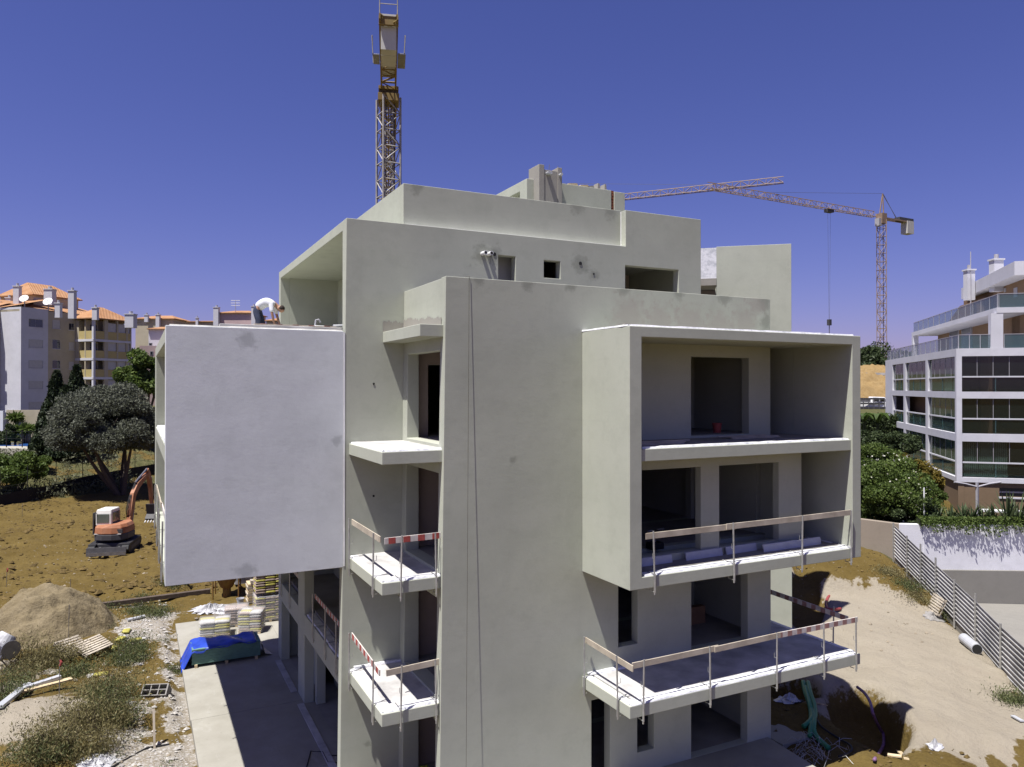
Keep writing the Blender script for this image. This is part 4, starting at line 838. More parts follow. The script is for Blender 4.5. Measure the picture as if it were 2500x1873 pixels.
# ------------------------------------------------------------------ right side of the site
M['corr'] = plain('galvanised_sheet', (.33, .325, .315), .6, .3, .9, .08, .15)
fence_px = [((1905, 880), -.1), ((1697, 640), 0), ((1525, 510), .2), ((1370, 300), .6), ((1240, 180), .85)]
FP = [onZ(*cRB(*q), z_) for q, z_ in fence_px]
FP = [Vector((27.2, 14.4, -.3))]+[Vector((p.x, p.y, z_)) for p, (_, z_) in zip(FP, fence_px)]
far = onZ(2217, 1395, 1.15); far2 = onZ(2184, 1360, 1.5); FP += [Vector((far.x, far.y, 1.15)), Vector((far2.x, far2.y, 1.5))]
FP[3] = (FP[2]+FP[4])/2+Vector((0, 0, 0)); FP[5] = (FP[4]+FP[6])/2
fe = thing('corrugated_fence', 'long site fence of horizontally ribbed galvanised sheets on steel posts', 'fence', FP[1])
FH = 1.75
fd = (FP[4]-FP[3]); fd.z = 0; fd.normalize(); fnn = Vector((fd.y, -fd.x, 0)); pp3 = FP[3].lerp(FP[4], .45)-fnn*.38; pl3 = dup(pl, (pp3.x, pp3.y, max(hz(pp3.x, pp3.y), FP[3].z)+.42), 0, 'wooden pallet leaning against the corrugated fence'); pl3.rotation_euler = (R(-66), 0, math.atan2(fd.y, fd.x))
for i, p in enumerate(FP):
    MB().beam(p+Vector((-.05, .03, -.3)), p+Vector((-.05, .03, FH+(.35 if i in (2, 4, 5) else .12))), .07, .05).build('post', 'galv', fe)
for i in range(len(FP)-1):
    a, b = FP[i], FP[i+1]; d_ = (b-a); nrm = Vector((d_.y, -d_.x, 0)).normalized()*.028; vs = []; fs = []
    prof = []; ribs = 9
    for k in range(ribs):
        z0 = .06+k*(FH-.06)/ribs; w_ = (FH-.06)/ribs; prof += [(z0, -1), (z0+w_*.18, 1), (z0+w_*.72, 1), (z0+w_*.9, -1)]
    for (z_, s_) in prof: vs += [a+Vector((0, 0, z_))+nrm*s_, b+Vector((0, 0, z_))+nrm*s_]
    for k in range(len(prof)-1): fs.append((2*k, 2*k+1, 2*k+3, 2*k+2))
    o = MB().add(vs, fs).build('ribbed_sheet', 'corr', fe, fix=False); sm = o.modifiers.new('thick', 'SOLIDIFY'); sm.thickness = .004
# retaining wall of the neighbouring garden, street below
M['whitewall'] = plaster('white_garden_wall', (.66, .66, .69)); M['conc'] = plaster('street_concrete', (.215, .206, .183))
K0 = at(2199, 1300, 42.0); K1 = at(2255, 1300, 41.5); KR = Vector((math.sin(R(132.5)), math.cos(R(132.5)), 0))
K0.z = 0; K1.z = 0
DIRW = (onZ(2500, 1640, -1.15)-CAM); 
W0_ = at(2255, 1478, 1.0); 
rw = thing('retaining_wall', 'white garden retaining wall with a concrete ledge above the street', 'wall', K1)
wdir = Vector((math.cos(YAW+.02), -math.sin(YAW+.02), 0))               # runs along the street
KE = K1+wdir*26; nb = Vector((wdir.y*-1, wdir.x, 0))*-1
nb = Vector((math.sin(YAW), math.cos(YAW), 0))
def vz(p, z_): return Vector((p.x, p.y, z_))
MB().prism([vz(K1, -1.6), vz(KE, -1.8), vz(KE, 3.05), vz(K1, 3.25)], nb*.35).build('upper_wall', 'whitewall', rw, bevel=.02)
MB().prism([vz(K1-nb*.14-wdir*1.2, -1.7), vz(KE-nb*.14, -1.9), vz(KE-nb*.14, .55), vz(K1-nb*.14-wdir*1.2, .75)], nb*.138).build('ledge_wall', 'conc', rw, bevel=.02)
KS = Vector((35.6, 27.0, 0)); K0b = K1-wdir*1.25+nb*.2; KW = K0b+Vector((-2.4, 6.5, 0)); 
MB().prism([vz(K0b, -1), vz(K1+nb*.1, -1), vz(K1+nb*.1, 3.2), vz(K0b, 3.2)], nb*.3).build('corner_wall', 'whitewall', rw, bevel=.02)
MB().prism([vz(K0b, -.5), vz(KW, .5), vz(KW, 3.3), vz(K0b, 3.2)], Vector((.3, .1, 0))).build('side_wall', plaster('bare_garden_wall', (.27, .23, .185)), rw, bevel=.02)
stt = MB().add([tuple(vz(FP[0]+Vector((.25, -4, 0)), -.9)), (75, -10, -2.2), tuple(vz(KE+Vector((10, -6, 0)), -1.55)), tuple(vz(K1-nb*.1, -1.05)), tuple(vz(FP[-1]+Vector((.5, -.6, 0)), -.9)), tuple(vz(FP[3]+Vector((.4, 0, 0)), -.85))], [(0, 1, 2, 3, 4, 5)]).build('street', 'conc', None)
stt.data.polygons[0].use_smooth = False; tag(stt, 'pale concrete street below the garden wall', kind='structure')
MB().prism([(p.x+.12, p.y-.05, -1.6) for p in FP]+[(p.x+.5, p.y-.2, -1.6) for p in FP[::-1]], (0, 0, .001)).build('x', 'conc', None) if False else None
fb = thing('fence_plinth', 'low concrete plinth under the corrugated fence', 'plinth', FP[1])
for i in range(len(FP)-1):
    a, b = FP[i], FP[i+1]; MB().prism([a+Vector((.02, -.02, -1.7)), b+Vector((.02, -.02, -1.7)), b+Vector((.02, -.02, .05)), a+Vector((.02, -.02, .05))], Vector((.2, -.14, 0))).build('plinth', 'conc', fb)
# hoses and pipes
M['hoseg'] = plain('green_corrugated_hose', (.035, .20, .095), .45, .15, 6, .1); M['purple'] = plain('purple_pipe', (.16, .085, .17), .5, .15, 5, .05); M['pinkp'] = plain('red_brown_pipe', (.24, .05, .05), .5, .15, 5, .05)
c88 = crop(1880, 1660, 320/2212)
def gp(x_, y_, dz=.1, g=c88):
    p = onZ(*g(x_, y_), 0)
    for _ in range(4): p = onZ(*g(x_, y_), hz(p.x, p.y)+dz)
    return p
def smooth_path(P, n=6):
    out = []
    for i in range(len(P)-1):
        p0, p1, p2, p3 = P[max(i-1, 0)], P[i], P[i+1], P[min(i+2, len(P)-1)]
        for k in range(n):
            t = k/n; out.append(.5*((2*p1)+(p2-p0)*t+(2*p0-5*p1+4*p2-p3)*t*t+(3*p1-p0-3*p2+p3)*t**3))
    return out+[P[-1]]
def hose(name, label, pix, r, mat, g=c88, dz=.08, cat='hose', ribs=False):
    P = smooth_path([gp(a, b, dz, g) for a, b in pix]); rr = [r*(1+.09*(i % 2)) for i in range(len(P))] if ribs else r
    return tag(MB().tube(P, rr, 10).build(name, mat, None, smooth=True), label, cat)
hose('green_hose', 'green corrugated hose running from the sunlit edge to the terrace corner', [(560, 30), (590, 200), (640, 330), (690, 480), (720, 620), (640, 730), (560, 790)], .075, 'hoseg', ribs=True)
hose('green_hose', 'green corrugated hose curling past the step and ending in the shade', [(640, 40), (680, 220), (740, 400), (760, 560), (740, 720), (740, 860), (820, 1000), (990, 1150)], .075, 'hoseg', ribs=True)
hose('green_hose', 'short green hose end hanging beside the terrace step', [(600, 120), (660, 380), (690, 560), (690, 760), (670, 960)], .07, 'hoseg', ribs=True)
hose('black_pipe', 'thin black pipe looping over the shaded sand', [(780, 640), (860, 780), (1020, 900), (1200, 1010), (1340, 1090), (1380, 1180), (1280, 1260), (1150, 1290)], .03, 'black', cat='pipe')
hose('purple_pipe', 'long purple pipe coming out of the dug pit', [(1470, 120), (1600, 230), (1690, 380), (1730, 550), (1790, 700), (1860, 830), (1910, 920), (1915, 1080), (1870, 1190), (1760, 1350)], .05, 'purple', dz=.12, cat='pipe')
hose('red_pipe', 'red-brown pipe lying across the far pit and the sand', [(800, 178), (660, 195), (560, 215), (490, 250), (460, 310), (480, 360), (580, 358)], .07, 'pinkp', cRB, .12, 'pipe')
p_ = gp(1590, 600, .2, cRB); q_ = gp(1700, 690, .2, cRB); gpipe = thing('drain_pipe', 'short wide grey pipe lying half buried against the fence', 'pipe', p_)
MB().lathe([(.19, 0), (.21, 0), (.21, (q_-p_).length), (.19, (q_-p_).length)], p_, 18, (q_-p_).to_track_quat('Z', 'Y').to_matrix()).build('pipe', 'pvc', gpipe); MB().cyl(q_+(q_-p_)*.001, q_+(q_-p_)*.006, .186, 16).build('bore_shade', 'dark', gpipe)  # dark disc on the closed end paints the shade of an open bore
for i, ((a, b), (e, f), lab) in enumerate((((1040, 1510), (1120, 1590), 'pale short board lying by the white paper sack'), ((965, 1555), (1080, 1570), 'thin pale batten lying by the white paper sack'), ((370, 35), (520, 62), 'weathered plank lying on the far earth beside the box'), ((400, 1135), (495, 1158), 'small pale rail lying on the sunlit sand by the hoses'), ((1990, 1235), (2070, 1280), 'dark board lying at the foot of the fence'))):
    P_, Q_ = gp(a, b, .06, cRB), gp(e, f, .06, cRB); tag(MB().beam(P_, Q_, .14, .04).build('board', 'pvc' if i == 4 else 'woodnew'), lab, 'board')
p_ = gp(1340, 410, .1, cRB); crumple('membrane_roll', 'grey crumpled membrane lying under the fence pallet', (p_.x, p_.y, p_.z), .55, .15, 'conc_d', 12, 'membrane')
for i, ((a, b), r_, h_, m_, lab) in enumerate((((1150, 160), .75, .6, 'weed', 'dark green weed bush on the earth by the fence end'), ((1000, 60), .7, .4, 'dry', 'dry weeds on the slope below the garden'), ((1230, 330), .6, .35, 'dry', 'dry weeds in front of the fence pallet'), ((1480, 440), .5, .3, 'weed', 'low weeds at the foot of the fence'), ((2040, 1090), .5, .3, 'weed', 'small weed tuft at the near fence foot'))):
    p_ = gp(a, b, .1, cRB); weed_bush(lab, (p_.x, p_.y), r_, h_, 3500, m_, 300+i)
# rubbish of straw and wire beside the terrace
p_ = gp(650, 1180, .1); g_ = np.random.default_rng(4); mbw = MB()
for k in range(70):
    a = np.array([p_.x, p_.y, 0])+g_.normal(size=3)*np.array([.5, .35, 0]); b = a+g_.normal(size=3)*np.array([.35, .3, 0]); mbw.tube([zd(a[0], a[1], .05), zd((a[0]+b[0])/2, (a[1]+b[1])/2, .16+.1*g_.random()), zd(b[0], b[1], .03)], .006, 4, False)
tag(mbw.build('wire_tangle', 'galv', None, fix=False), 'tangle of grey wire heaped beside the terrace', kind='stuff')

# ------------------------------------------------------------------ excavator in the field
ex = thing('excavator', 'orange and white tracked mini excavator digging in the field', 'excavator', (-1.25, 56.2, hz(-1.25, 56.2)), -R(13))
M['exor'] = plain('faded_orange_paint', (.30, .10, .04), .6, .15, 2, .05, c2=(.36, .18, .10)); M['exdk'] = plain('dark_grey_paint', (.06, .058, .06), .6, .2, 4, .05); M['exwh'] = plain('cab_white', (.62, .60, .55), .45, .08, 3, 0)
M['cabglass'] = plain('cab_glass', (.10, .115, .10), .08, .1, 2, 0, spec=.8)
for s_ in (-1, 1):
    pr = [(-1.55, .18), (-1.75, .38), (-1.6, .62), (-1.3, .70), (1.3, .70), (1.65, .62), (1.78, .38), (1.55, .12), (1.2, .0), (-1.2, .0)]
    tr = local(ex, MB()).prism([(s_*1.0-.22, y_, z_) for y_, z_ in pr], (.44, 0, 0)).build('track', 'black', ex, bevel=.04)
    for k in range(24):
        y_ = -1.5+k*.13; local(ex, MB()).box((s_*1.0-.23, y_, .695), (s_*1.0+.23, y_+.05, .73)).build('track_shoe', 'exdk', tr)
    local(ex, MB()).box((s_*1.0-.235, -1.1, .25), (s_*1.0+.235, 1.1, .5)).build('track_frame', 'exdk', ex)
    local(ex, MB()).beam((s_*.55, -1.2, .45), (s_*.6, -1.95, .4), .12, .14).build('blade_arm', 'exdk', ex)
local(ex, MB()).box((-.78, -1.2, .32), (.78, 1.2, .72)).build('undercarriage', 'exdk', ex, bevel=.05)
local(ex, MB()).prism([(-1.15, -2.0, .15), (-1.15, -2.12, .30), (-1.15, -2.06, .62), (-1.15, -1.96, .62), (-1.15, -1.98, .3)], (2.3, 0, 0)).build('dozer_blade', 'exdk', ex)
local(ex, MB()).prism([(-1.15, -2.05, .10), (-1.15, -2.135, .12), (-1.15, -2.14, .34), (-1.15, -2.125, .34)], (2.3, 0, 0)).build('blade_edge', 'steel', ex)
UM = WM[ex] @ Matrix.Rotation(-R(9), 4, 'Z')
def U(): q = MB(); q.M = UM; return q
U().cyl((0, 0, .72), (0, 0, .9), .55, 20).build('slew_ring', 'exdk', ex)
body = U(); poly = [(-1.02, .95), (-1.06, -.55), (-.85, -1.05), (-.3, -1.28), (.3, -1.28), (.85, -1.08), (1.06, -.55), (1.04, .55), (.75, 1.0)]
body.prism([(a, b, .88) for a, b in poly], (0, 0, .42)).build('counterweight', 'exdk', ex, bevel=.06)
up_ = U(); n = len(poly); vs = [(a, b, 1.302) for a, b in poly]+[(a*.97, b*.95, 1.7) for a, b in poly]+[(a*.85, b*.85, 1.92 if a > -.2 else 1.82) for a, b in poly]
up_.add(vs, [tuple(range(n))[::-1], tuple(range(2*n, 3*n))]+[(l*n+i, l*n+(i+1) % n, (l+1)*n+(i+1) % n, (l+1)*n+i) for l in range(2) for i in range(n)]).build('engine_cover', 'exor', ex, bevel=.05)
U().box((.52, -1.13, 1.36), (.92, -1.05, 1.62)).build('grille', 'exdk', ex); U().beam((-.85, -1.1, 1.31), (.85, -1.13, 1.31), .05, .04).build('trim', 'exwh', ex)
cab = U(); cz = [(-.98, -.62), (-.98, .72), (.02, .72), (.02, -.62)]; vs = [(a, b, 1.75) for a, b in cz]+[(a, b, 2.55) for a, b in cz]+[(a*.93-.02, b*.9, 2.82) for a, b in cz]
cab.add(vs, [(0, 1, 2, 3), (11, 10, 9, 8)]+[(l*4+i, l*4+(i+1) % 4, (l+1)*4+(i+1) % 4, (l+1)*4+i) for l in range(2) for i in range(4)]); cabo = cab.build('cab', 'exwh', ex, bevel=.06)
U().box((-.9, -.645, 1.95), (-.12, -.618, 2.52)).build('rear_window', 'cabglass', cabo, bevel=.02); U().box((.015, -.45, 1.85), (.04, .1, 2.6)).build('side_window', 'cabglass', cabo, bevel=.02); U().box((.015, .14, 1.85), (.04, .66, 2.6)).build('side_window', 'cabglass', cabo, bevel=.02); U().box((-.92, .71, 1.85), (-.06, .745, 2.6)).build('front_window', 'cabglass', cabo)
def arm(path, w_, mat, name):                         # path of (y, z, half-height) in the boom plane x = .35
    mb = U(); vs = []
    for i, (y_, z_, hh) in enumerate(path):
        a = path[max(i-1, 0)]; b = path[min(i+1, len(path)-1)]; d_ = Vector((b[0]-a[0], b[1]-a[1])).normalized(); nn = Vector((-d_.y, d_.x))
        for s_ in (-1, 1):
            for t in (-1, 1): vs.append((.42+t*w_/2, y_+nn.x*hh*s_, z_+nn.y*hh*s_))
    fs = [(0, 1, 3, 2)]; k = len(path)
    for i in range(k-1): b = i*4; fs += [(b, b+1, b+5, b+4), (b+2, b+6, b+7, b+3), (b, b+4, b+6, b+2), (b+1, b+3, b+7, b+5)]
    fs.append((4*k-4, 4*k-2, 4*k-1, 4*k-3)); return mb.add(vs, fs).build(name, mat, ex, bevel=.02)
arm([(1.0, 1.35, .16), (1.35, 2.4, .22), (1.75, 3.45, .24), (2.4, 4.0, .24), (3.6, 4.45, .15), (4.3, 4.62, .12)], .26, 'exor', 'boom')
arm([(4.05, 4.95, .12), (4.35, 4.5, .2), (4.75, 3.4, .15), (4.95, 2.3, .11)], .22, 'exor', 'stick')
for p, q, lab in (((.42, 1.5, 1.3), (.42, 2.0, 3.0), 'boom_cylinder'), ((.42, 2.1, 4.25), (.42, 4.05, 4.98), 'stick_cylinder'), ((.42, 4.85, 4.3), (.42, 5.2, 2.9), 'bucket_cylinder')): U().cyl(p, q, .06, 10).build(lab, 'steel', ex)
U().prism([(.05, 4.75, 2.35), (.05, 5.25, 2.3), (.05, 5.45, 1.8), (.05, 5.1, 1.25), (.05, 4.7, 1.15), (.05, 4.62, 1.3), (.05, 4.95, 1.6)], (.75, 0, 0)).build('bucket', 'exdk', ex, bevel=.02)
for k in range(4): U().beam((.12+k*.2, 4.68, 1.2), (.12+k*.2, 4.45, 1.05), .07, .05).build('bucket_tooth', 'steel', ex)
for k in range(3): U().tube([(.3+.06*k, 1.05, 1.9), (.28+.06*k, .95, 2.6), (.3+.06*k, 1.45, 3.4), (.34+.05*k, 2.2, 4.2), (.36+.04*k, 3.4, 4.7), (.38+.04*k, 4.1, 4.9)], .022, 6).build('hydraulic_hose', 'black', ex, smooth=True)
U().tube([(-.9, -.7, 2.6), (-1.1, .8, 2.7)], .02, 6).build('mirror_arm', 'black', ex); U().box((-1.16, -.62, 1.2), (-1.1, .7, 2.6)).build('door_edge', 'exdk', ex)

# ------------------------------------------------------------------ worker bending over on the terrace
def skin(name, verts, edges, radii, mat, parent, sub=2):
    me = bpy.data.meshes.new(name); me.from_pydata([tuple(WM[parent] @ Vector(v)) for v in verts], edges, []); o = link(name, me, mat, parent)
    sk = o.modifiers.new('skin', 'SKIN'); lay = me.skin_vertices[0].data
    for i, r_ in enumerate(radii): lay[i].radius = (r_, r_) if not isinstance(r_, tuple) else r_; lay[i].use_root = (i == 0)
    sk.use_smooth_shade = True; s = o.modifiers.new('sub', 'SUBSURF'); s.levels = sub; s.render_levels = sub
    return o
M['skin'] = plain('skin', (.34, .19, .13), .6, .08, 6, 0); M['shirt'] = plain('white_checked_shirt', (.62, .62, .66), .85, .12, 9, .2); M['jeans'] = plain('dark_jeans', (.035, .042, .075), .9, .2, 7, .2); M['hair'] = plain('dark_hair', (.03, .022, .018), .8, .2, 12, .2)
wp = at(640, 800, 23.2); wk = thing('person', 'person in white checked shirt and dark jeans bending over on the roof terrace', 'person', (wp.x, wp.y, 12.30), -YAW)
V = [(-.16, 0, .92), (-.02, 0, 1.08), (.18, 0, 1.16), (.36, 0, 1.10), (.46, 0, 1.02), (.55, 0, .95),
     (.34, -.19, 1.05), (.38, -.24, .78), (.42, -.20, .52), (.45, -.18, .43), (.34, .19, 1.05), (.37, .24, .78), (.46, .18, .55), (.50, .16, .46),
     (-.16, -.10, .86), (-.05, -.12, .48), (-.12, -.12, .09), (-.02, -.13, .04), (-.16, .10, .86), (-.02, .13, .48), (-.10, .13, .09), (.02, .13, .04)]
E_ = [(0, 1), (1, 2), (2, 3), (3, 4), (4, 5), (3, 6), (6, 7), (7, 8), (8, 9), (3, 10), (10, 11), (11, 12), (12, 13), (0, 14), (14, 15), (15, 16), (16, 17), (0, 18), (18, 19), (19, 20), (20, 21)]
RR = [.13, .13, .14, .12, .055, .085, .055, .045, .036, .03, .055, .045, .036, .03, .095, .068, .05, .045, .095, .068, .05, .045]
skin('body', V, E_, RR, 'skin', wk)
skin('shirt', [V[0], V[1], V[2], V[3], (.42, 0, 1.05), V[6], V[7], V[10], V[11]], [(0, 1), (1, 2), (2, 3), (3, 4), (3, 5), (5, 6), (3, 7), (7, 8)], [.16, .165, .175, .15, .075, .085, .07, .085, .07], 'shirt', wk)
skin('trousers', [V[0], (-.10, 0, 1.0), V[14], V[15], V[16], V[18], V[19], V[20]], [(0, 1), (0, 2), (2, 3), (3, 4), (0, 5), (5, 6), (6, 7)], [.165, .15, .12, .09, .075, .12, .09, .075], 'jeans', wk)
hd = MB(); hd.M = WM[wk] @ Matrix.Translation((.56, 0, .93)) @ Matrix.Rotation(R(125), 4, 'Y')
hd.lathe([(.02, -.13), (.06, -.12), (.085, -.04), (.092, .03), (.08, .09), (.045, .125), (.01, .13)], (0, 0, 0), 14).build('head', 'skin', wk, smooth=True)
hd = MB(); hd.M = WM[wk] @ Matrix.Translation((.555, 0, .965)) @ Matrix.Rotation(R(125), 4, 'Y'); hd.lathe([(.098, .0), (.1, .05), (.085, .105), (.04, .14), (.01, .145)], (-.01, 0, 0), 14).build('hair', 'hair', wk, smooth=True)
for s_ in (-1, 1):
    hh = MB(); hh.M = WM[wk] @ Matrix.Translation(V[9] if s_ < 0 else V[13]); hh.lathe([(.02, .02), (.036, -.02), (.034, -.07), (.02, -.085)], (0, 0, 0), 10); hh.build('palm', 'skin', wk, smooth=True)
    for k in range(5):
        fx = (-.028+.014*k); L_ = (.06, .08, .085, .08, .06)[k]; f_ = MB(); f_.M = WM[wk] @ Matrix.Translation(V[9] if s_ < 0 else V[13])
        f_.tube([(fx*.8, 0, -.07), (fx, .008*s_, -.07-L_*.5), (fx+.01, .025*s_, -.07-L_*.9)] if k else [(-.03, 0, -.03), (-.055, .01, -.06), (-.05, .02, -.09)], [.009, .008, .006], 6).build('finger', 'skin', wk, smooth=True)
    ft = MB(); ft.M = WM[wk] @ Matrix.Translation((-.08 if s_ < 0 else -.06, .125*s_, .0)); ft.box((-.09, -.045, .0), (.18, .045, .09)).build('shoe', 'black', wk, bevel=.03)
# tray / bucket of mortar beside the worker
wb_ = at(662, 782, 23.4); tag(MB().lathe([(.12, 0), (.15, .28), (.155, .28), (.14, .27), (.115, .02)], (wb_.x, wb_.y, 12.30), 16).build('bucket', plain('orange_plastic', (.45, .14, .05), .5, .1, 4, 0)), 'orange mortar bucket beside the bending worker', 'bucket')
# hi-vis vests over a rail beside the lowest small balcony bay
gr0 = thing('timber_rail', 'low timber rail carrying high-visibility vests beneath the lowest small balcony', 'rail', (5.3, 17.9, .1))
MB().beam((5.15, 17.9, 1.12), (6.7, 17.9, 1.14), .05, .09).build('rail', 'wood', gr0)
for x_ in (5.3, 6.6): MB().beam((x_, 17.9, .1), (x_, 17.9, 1.08), .07, .07).build('post', 'wood', gr0)
for i, (x_, c_, lab) in enumerate(((5.55, (.55, .66, .02), 'bright yellow-green vest with dark stripe hung on the timber rail'), (5.98, (.62, .30, .03), 'orange and yellow vest hung in the middle of the timber rail'), (6.40, (.22, .25, .02), 'dull olive-yellow vest hung at the shaded end of the timber rail'))):
    vst = thing('safety_vest', lab, 'vest', (x_, 17.9, 1.0)); vs = []; prf = [(-.035, .80), (-.04, 1.16), (-.02, 1.23+.02*i), (.02, 1.23+.02*i), (.04, 1.16), (.045, .78)]
    for k in range(9):
        u = -.17+.34*k/8
        for (y_, z_) in prf: vs.append((x_+u, 17.9+y_*(1.2+.3*math.sin(k*2.1)), z_+.02*math.sin(k*1.7)))
    o = MB().add(vs, [(k*6+j, k*6+j+1, (k+1)*6+j+1, (k+1)*6+j) for k in range(8) for j in range(5)]).build('cloth', plain('vest%d' % i, c_, .7, .1, 6, .1), vst, smooth=True); sm = o.modifiers.new('thick', 'SOLIDIFY'); sm.thickness = .01
    for dx in (-.07, .08): MB().box((x_+dx, 17.85, .85), (x_+dx+.05, 17.856, 1.2)).build('stripe', 'black' if dx < 0 else 'pvc', vst)
# ------------------------------------------------------------------ neighbouring buildings
class Fac:
    def __init__(s, P, ang, parent):
        s.P = Vector((P[0], P[1], 0)); s.d = Vector((math.sin(R(ang)), math.cos(R(ang)), 0)); s.n = Vector((s.d.y, -s.d.x, 0)); s.o = parent
        if (CAM-s.P).dot(s.n) < 0: s.n = -s.n
    def hit(s, x, y): r = ray(x, y); t = (s.P-CAM).dot(s.n)/r.dot(s.n); return CAM+r*t
    def u(s, x, y): return (s.hit(x, y)-s.P).dot(s.d)
    def z(s, x, y): return s.hit(x, y).z
    def pt(s, u, z, t=0): p = s.P+s.d*u+s.n*t; return Vector((p.x, p.y, z))
    def box(s, name, mat, u0, u1, z0, z1, t0, t1, parent=None, bevel=0):
        return MB().prism([s.pt(u0, z0, t0), s.pt(u1, z0, t0), s.pt(u1, z1, t0), s.pt(u0, z1, t0)], s.n*(t1-t0)).build(name, mat, parent or s.o, bevel=bevel)
    def wall(s, name, mat, solid, holes, t0, t1, parent=None):
        mb = MB(); mb.wall('Y', 0, 1, solid, holes); mb.v = [tuple(s.pt(x, z, t0+(t1-t0)*y)) for x, y, z in mb.v]; return mb.build(name, mat, parent or s.o)
    def rect(s, g, x0, y0, x1, y1):
        a = g(x0, y0); b = g(x1, y1); m_ = g((x0+x1)/2, (y0+y1)/2)
        return s.u(a[0], m_[1]), s.u(b[0], m_[1]), s.z(m_[0], b[1]), s.z(m_[0], a[1])
def tile_mat():
    n = N('terracotta_tiles'); wv = n.n('ShaderNodeTexWave'); wv.inputs['Scale'].default_value = 1.6; wv.inputs['Distortion'].default_value = .6; n.l(n.mapped((1, .75, .2)), wv.inputs[0])
    c = n.mix(n.ramp(n.noise(.9, 5), .3, .7), (.33, .165, .075), (.42, .25, .14)); c = n.mix(n.ramp(n.noise(9, 3), .5, .7, 0, .5), c, (.24, .10, .05))
    return n.out(c, .9, n.bump(wv.outputs[0], .6, .08), .15)
M['tile'] = tile_mat(); M['cream'] = plaster('cream_wall', (.42, .375, .27)); M['wwall'] = plaster('white_wall', (.54, .54, .56)); M['yell'] = plaster('yellow_parapet', (.44, .36, .16)); M['shut'] = plain('roller_shutter', (.45, .44, .42), .7, .06, 3, .1); M['glassd'] = plain('window_glass', (.025, .027, .035), .06, .1, 2, 0, spec=.9); M['pinkw'] = plaster('pinkish_wall', (.50, .38, .36)); M['alu'] = plain('grey_frame', (.35, .34, .36), .5, .1, 3, 0)
apt = thing('apartment_block', 'five-storey white and cream apartment block with terracotta roofs and yellow balconies', 'building', at(51.5, 1000, 105))
c0 = at(51.5, 749, 105); F1 = Fac(c0, 47, apt); F0 = Fac(c0, -43, apt); ZB = 5.0; ZT = c0.z
ucol = F1.u(*cLT(555, 900)); uend = F1.u(*cLT(1300, 900)); 
def window(F, r, par, open_=False, shutter=True, two=True):
    u0, u1, z0, z1 = r
    f_ = F.box('window', 'alu', u0, u1, z0, z1, -.12, -.06, par)
    if shutter: F.box('shutter', 'shut', u0+.06, u1-.06, z0+.05, z1-.02, -.06, -.03, f_)
    else:
        m_ = (u0+u1)/2
        for a, b in (((u0+.06, m_-.03), (m_+.03, u1-.06)) if two else ((u0+.06, u1-.06),)): F.box('pane', 'glassd', a, b, z0+.06, z1-.06, -.06, -.045, f_)
    F.box('sill', 'wwall', u0-.06, u1+.06, z0-.07, z0-.005, -.1, .05, f_)
wr = [F1.rect(cLT, 332, a, 497, b) for a, b in ((612, 705), (850, 942), (1090, 1178), (1328, 1418), (1568, 1652))]
br_ = [F1.rect(cLT, 607, a, 697, b) for a, b in ((622, 722), (850, 955), (1088, 1185), (1325, 1420))]+[F1.rect(cLT, 797, a, 858, b) for a, b in ((660, 740), (880, 968), (1105, 1190), (1330, 1415))]
F1.wall('white_wall', 'wwall', [(0, ucol, ZB, ZT)], wr, -.3, 0); F1.wall('cream_wall', 'cream', [(ucol, uend, ZB, ZT-.25)], br_, -.3, -.02)
for i, r in enumerate(wr): window(F1, r, apt, shutter=i > 0)
for i, r in enumerate(br_): window(F1, r, apt, shutter=i in (0, 5, 6), two=i > 3)
F0.wall('white_wall', 'wwall', [(.3, 14, ZB, ZT)], [F0.rect(cLT, 85, 1575, 180, 1655)], -.3, 0); window(F0, F0.rect(cLT, 85, 1575, 180, 1655), apt)
F1.box('rear_wall', 'cream', .0, uend+6, ZB, ZT-.3, -12, -11.7); F1.box('floor_slab', 'cream', 0, uend+6, ZT-.6, ZT-.3, -11.7, -.3)
# left balcony bay
lb0 = F0.u(*cLT(38, 1000)); F0.box('balcony_bay', 'cream', lb0+.6, lb0+6, ZB, ZT-.3, .0, 2.2)
for k, (a, b) in enumerate(((690, 800), (930, 1040), (1170, 1290), (1415, 1530))):
    z1 = F0.z(*cLT(20, a)); z0 = F0.z(*cLT(20, b)); F0.box('balcony_parapet', 'yell', lb0+.3, lb0+6, z0, z1, 2.2, 2.4); F0.box('balcony_opening', 'glassd', lb0+.8, lb0+6, z1+.05, z1+1.5, 2.2, 2.23)
# projecting balcony bay with its own pavilion roof
Qb = F1.hit(*cLT(870, 900)); tt = 0.0
vdir = F0.d
def projx(p): v = p-CAM; return CX+FPX*v.dot(RT)/v.dot(FW)
lo, hi = 0., 12.
for _ in range(40):
    mid_ = (lo+hi)/2
    if projx(Qb-vdir*mid_) < cLT(1080, 0)[0]: lo = mid_
    else: hi = mid_
dep = lo; Pb = Qb-vdir*dep; FL = Fac(Pb, -43, apt); FR = Fac(Pb, 47, apt)
ue = FR.u(*cLT(1520, 800)); zt_b = FR.z(*cLT(1080, 605)); 
rows = [(640, 745, 840), (860, 972, 1060), (1088, 1192, 1280), (1312, 1420, 1505)]
FL.box('bay_back', 'cream', 1.0, dep, ZB, zt_b-.1, -1.6, -1.4); FR.box('bay_back', 'cream', .0, ue, ZB, zt_b-.1, -1.8, -1.6)
FL.box('bay_return', 'cream', dep-.7, dep, ZB, zt_b-.1, -1.4, -.02)
pier = [(-.0, .35), (FR.u(*cLT(1208, 800)), FR.u(*cLT(1250, 800))), (FR.u(*cLT(1352, 800)), FR.u(*cLT(1368, 800))), (FR.u(*cLT(1460, 800)), FR.u(*cLT(1478, 800))), (ue-.2, ue)]
for a, b in pier: FR.box('bay_pier', 'wwall' if a < .1 else 'cream', a, b, ZB, zt_b, -.35, .0)
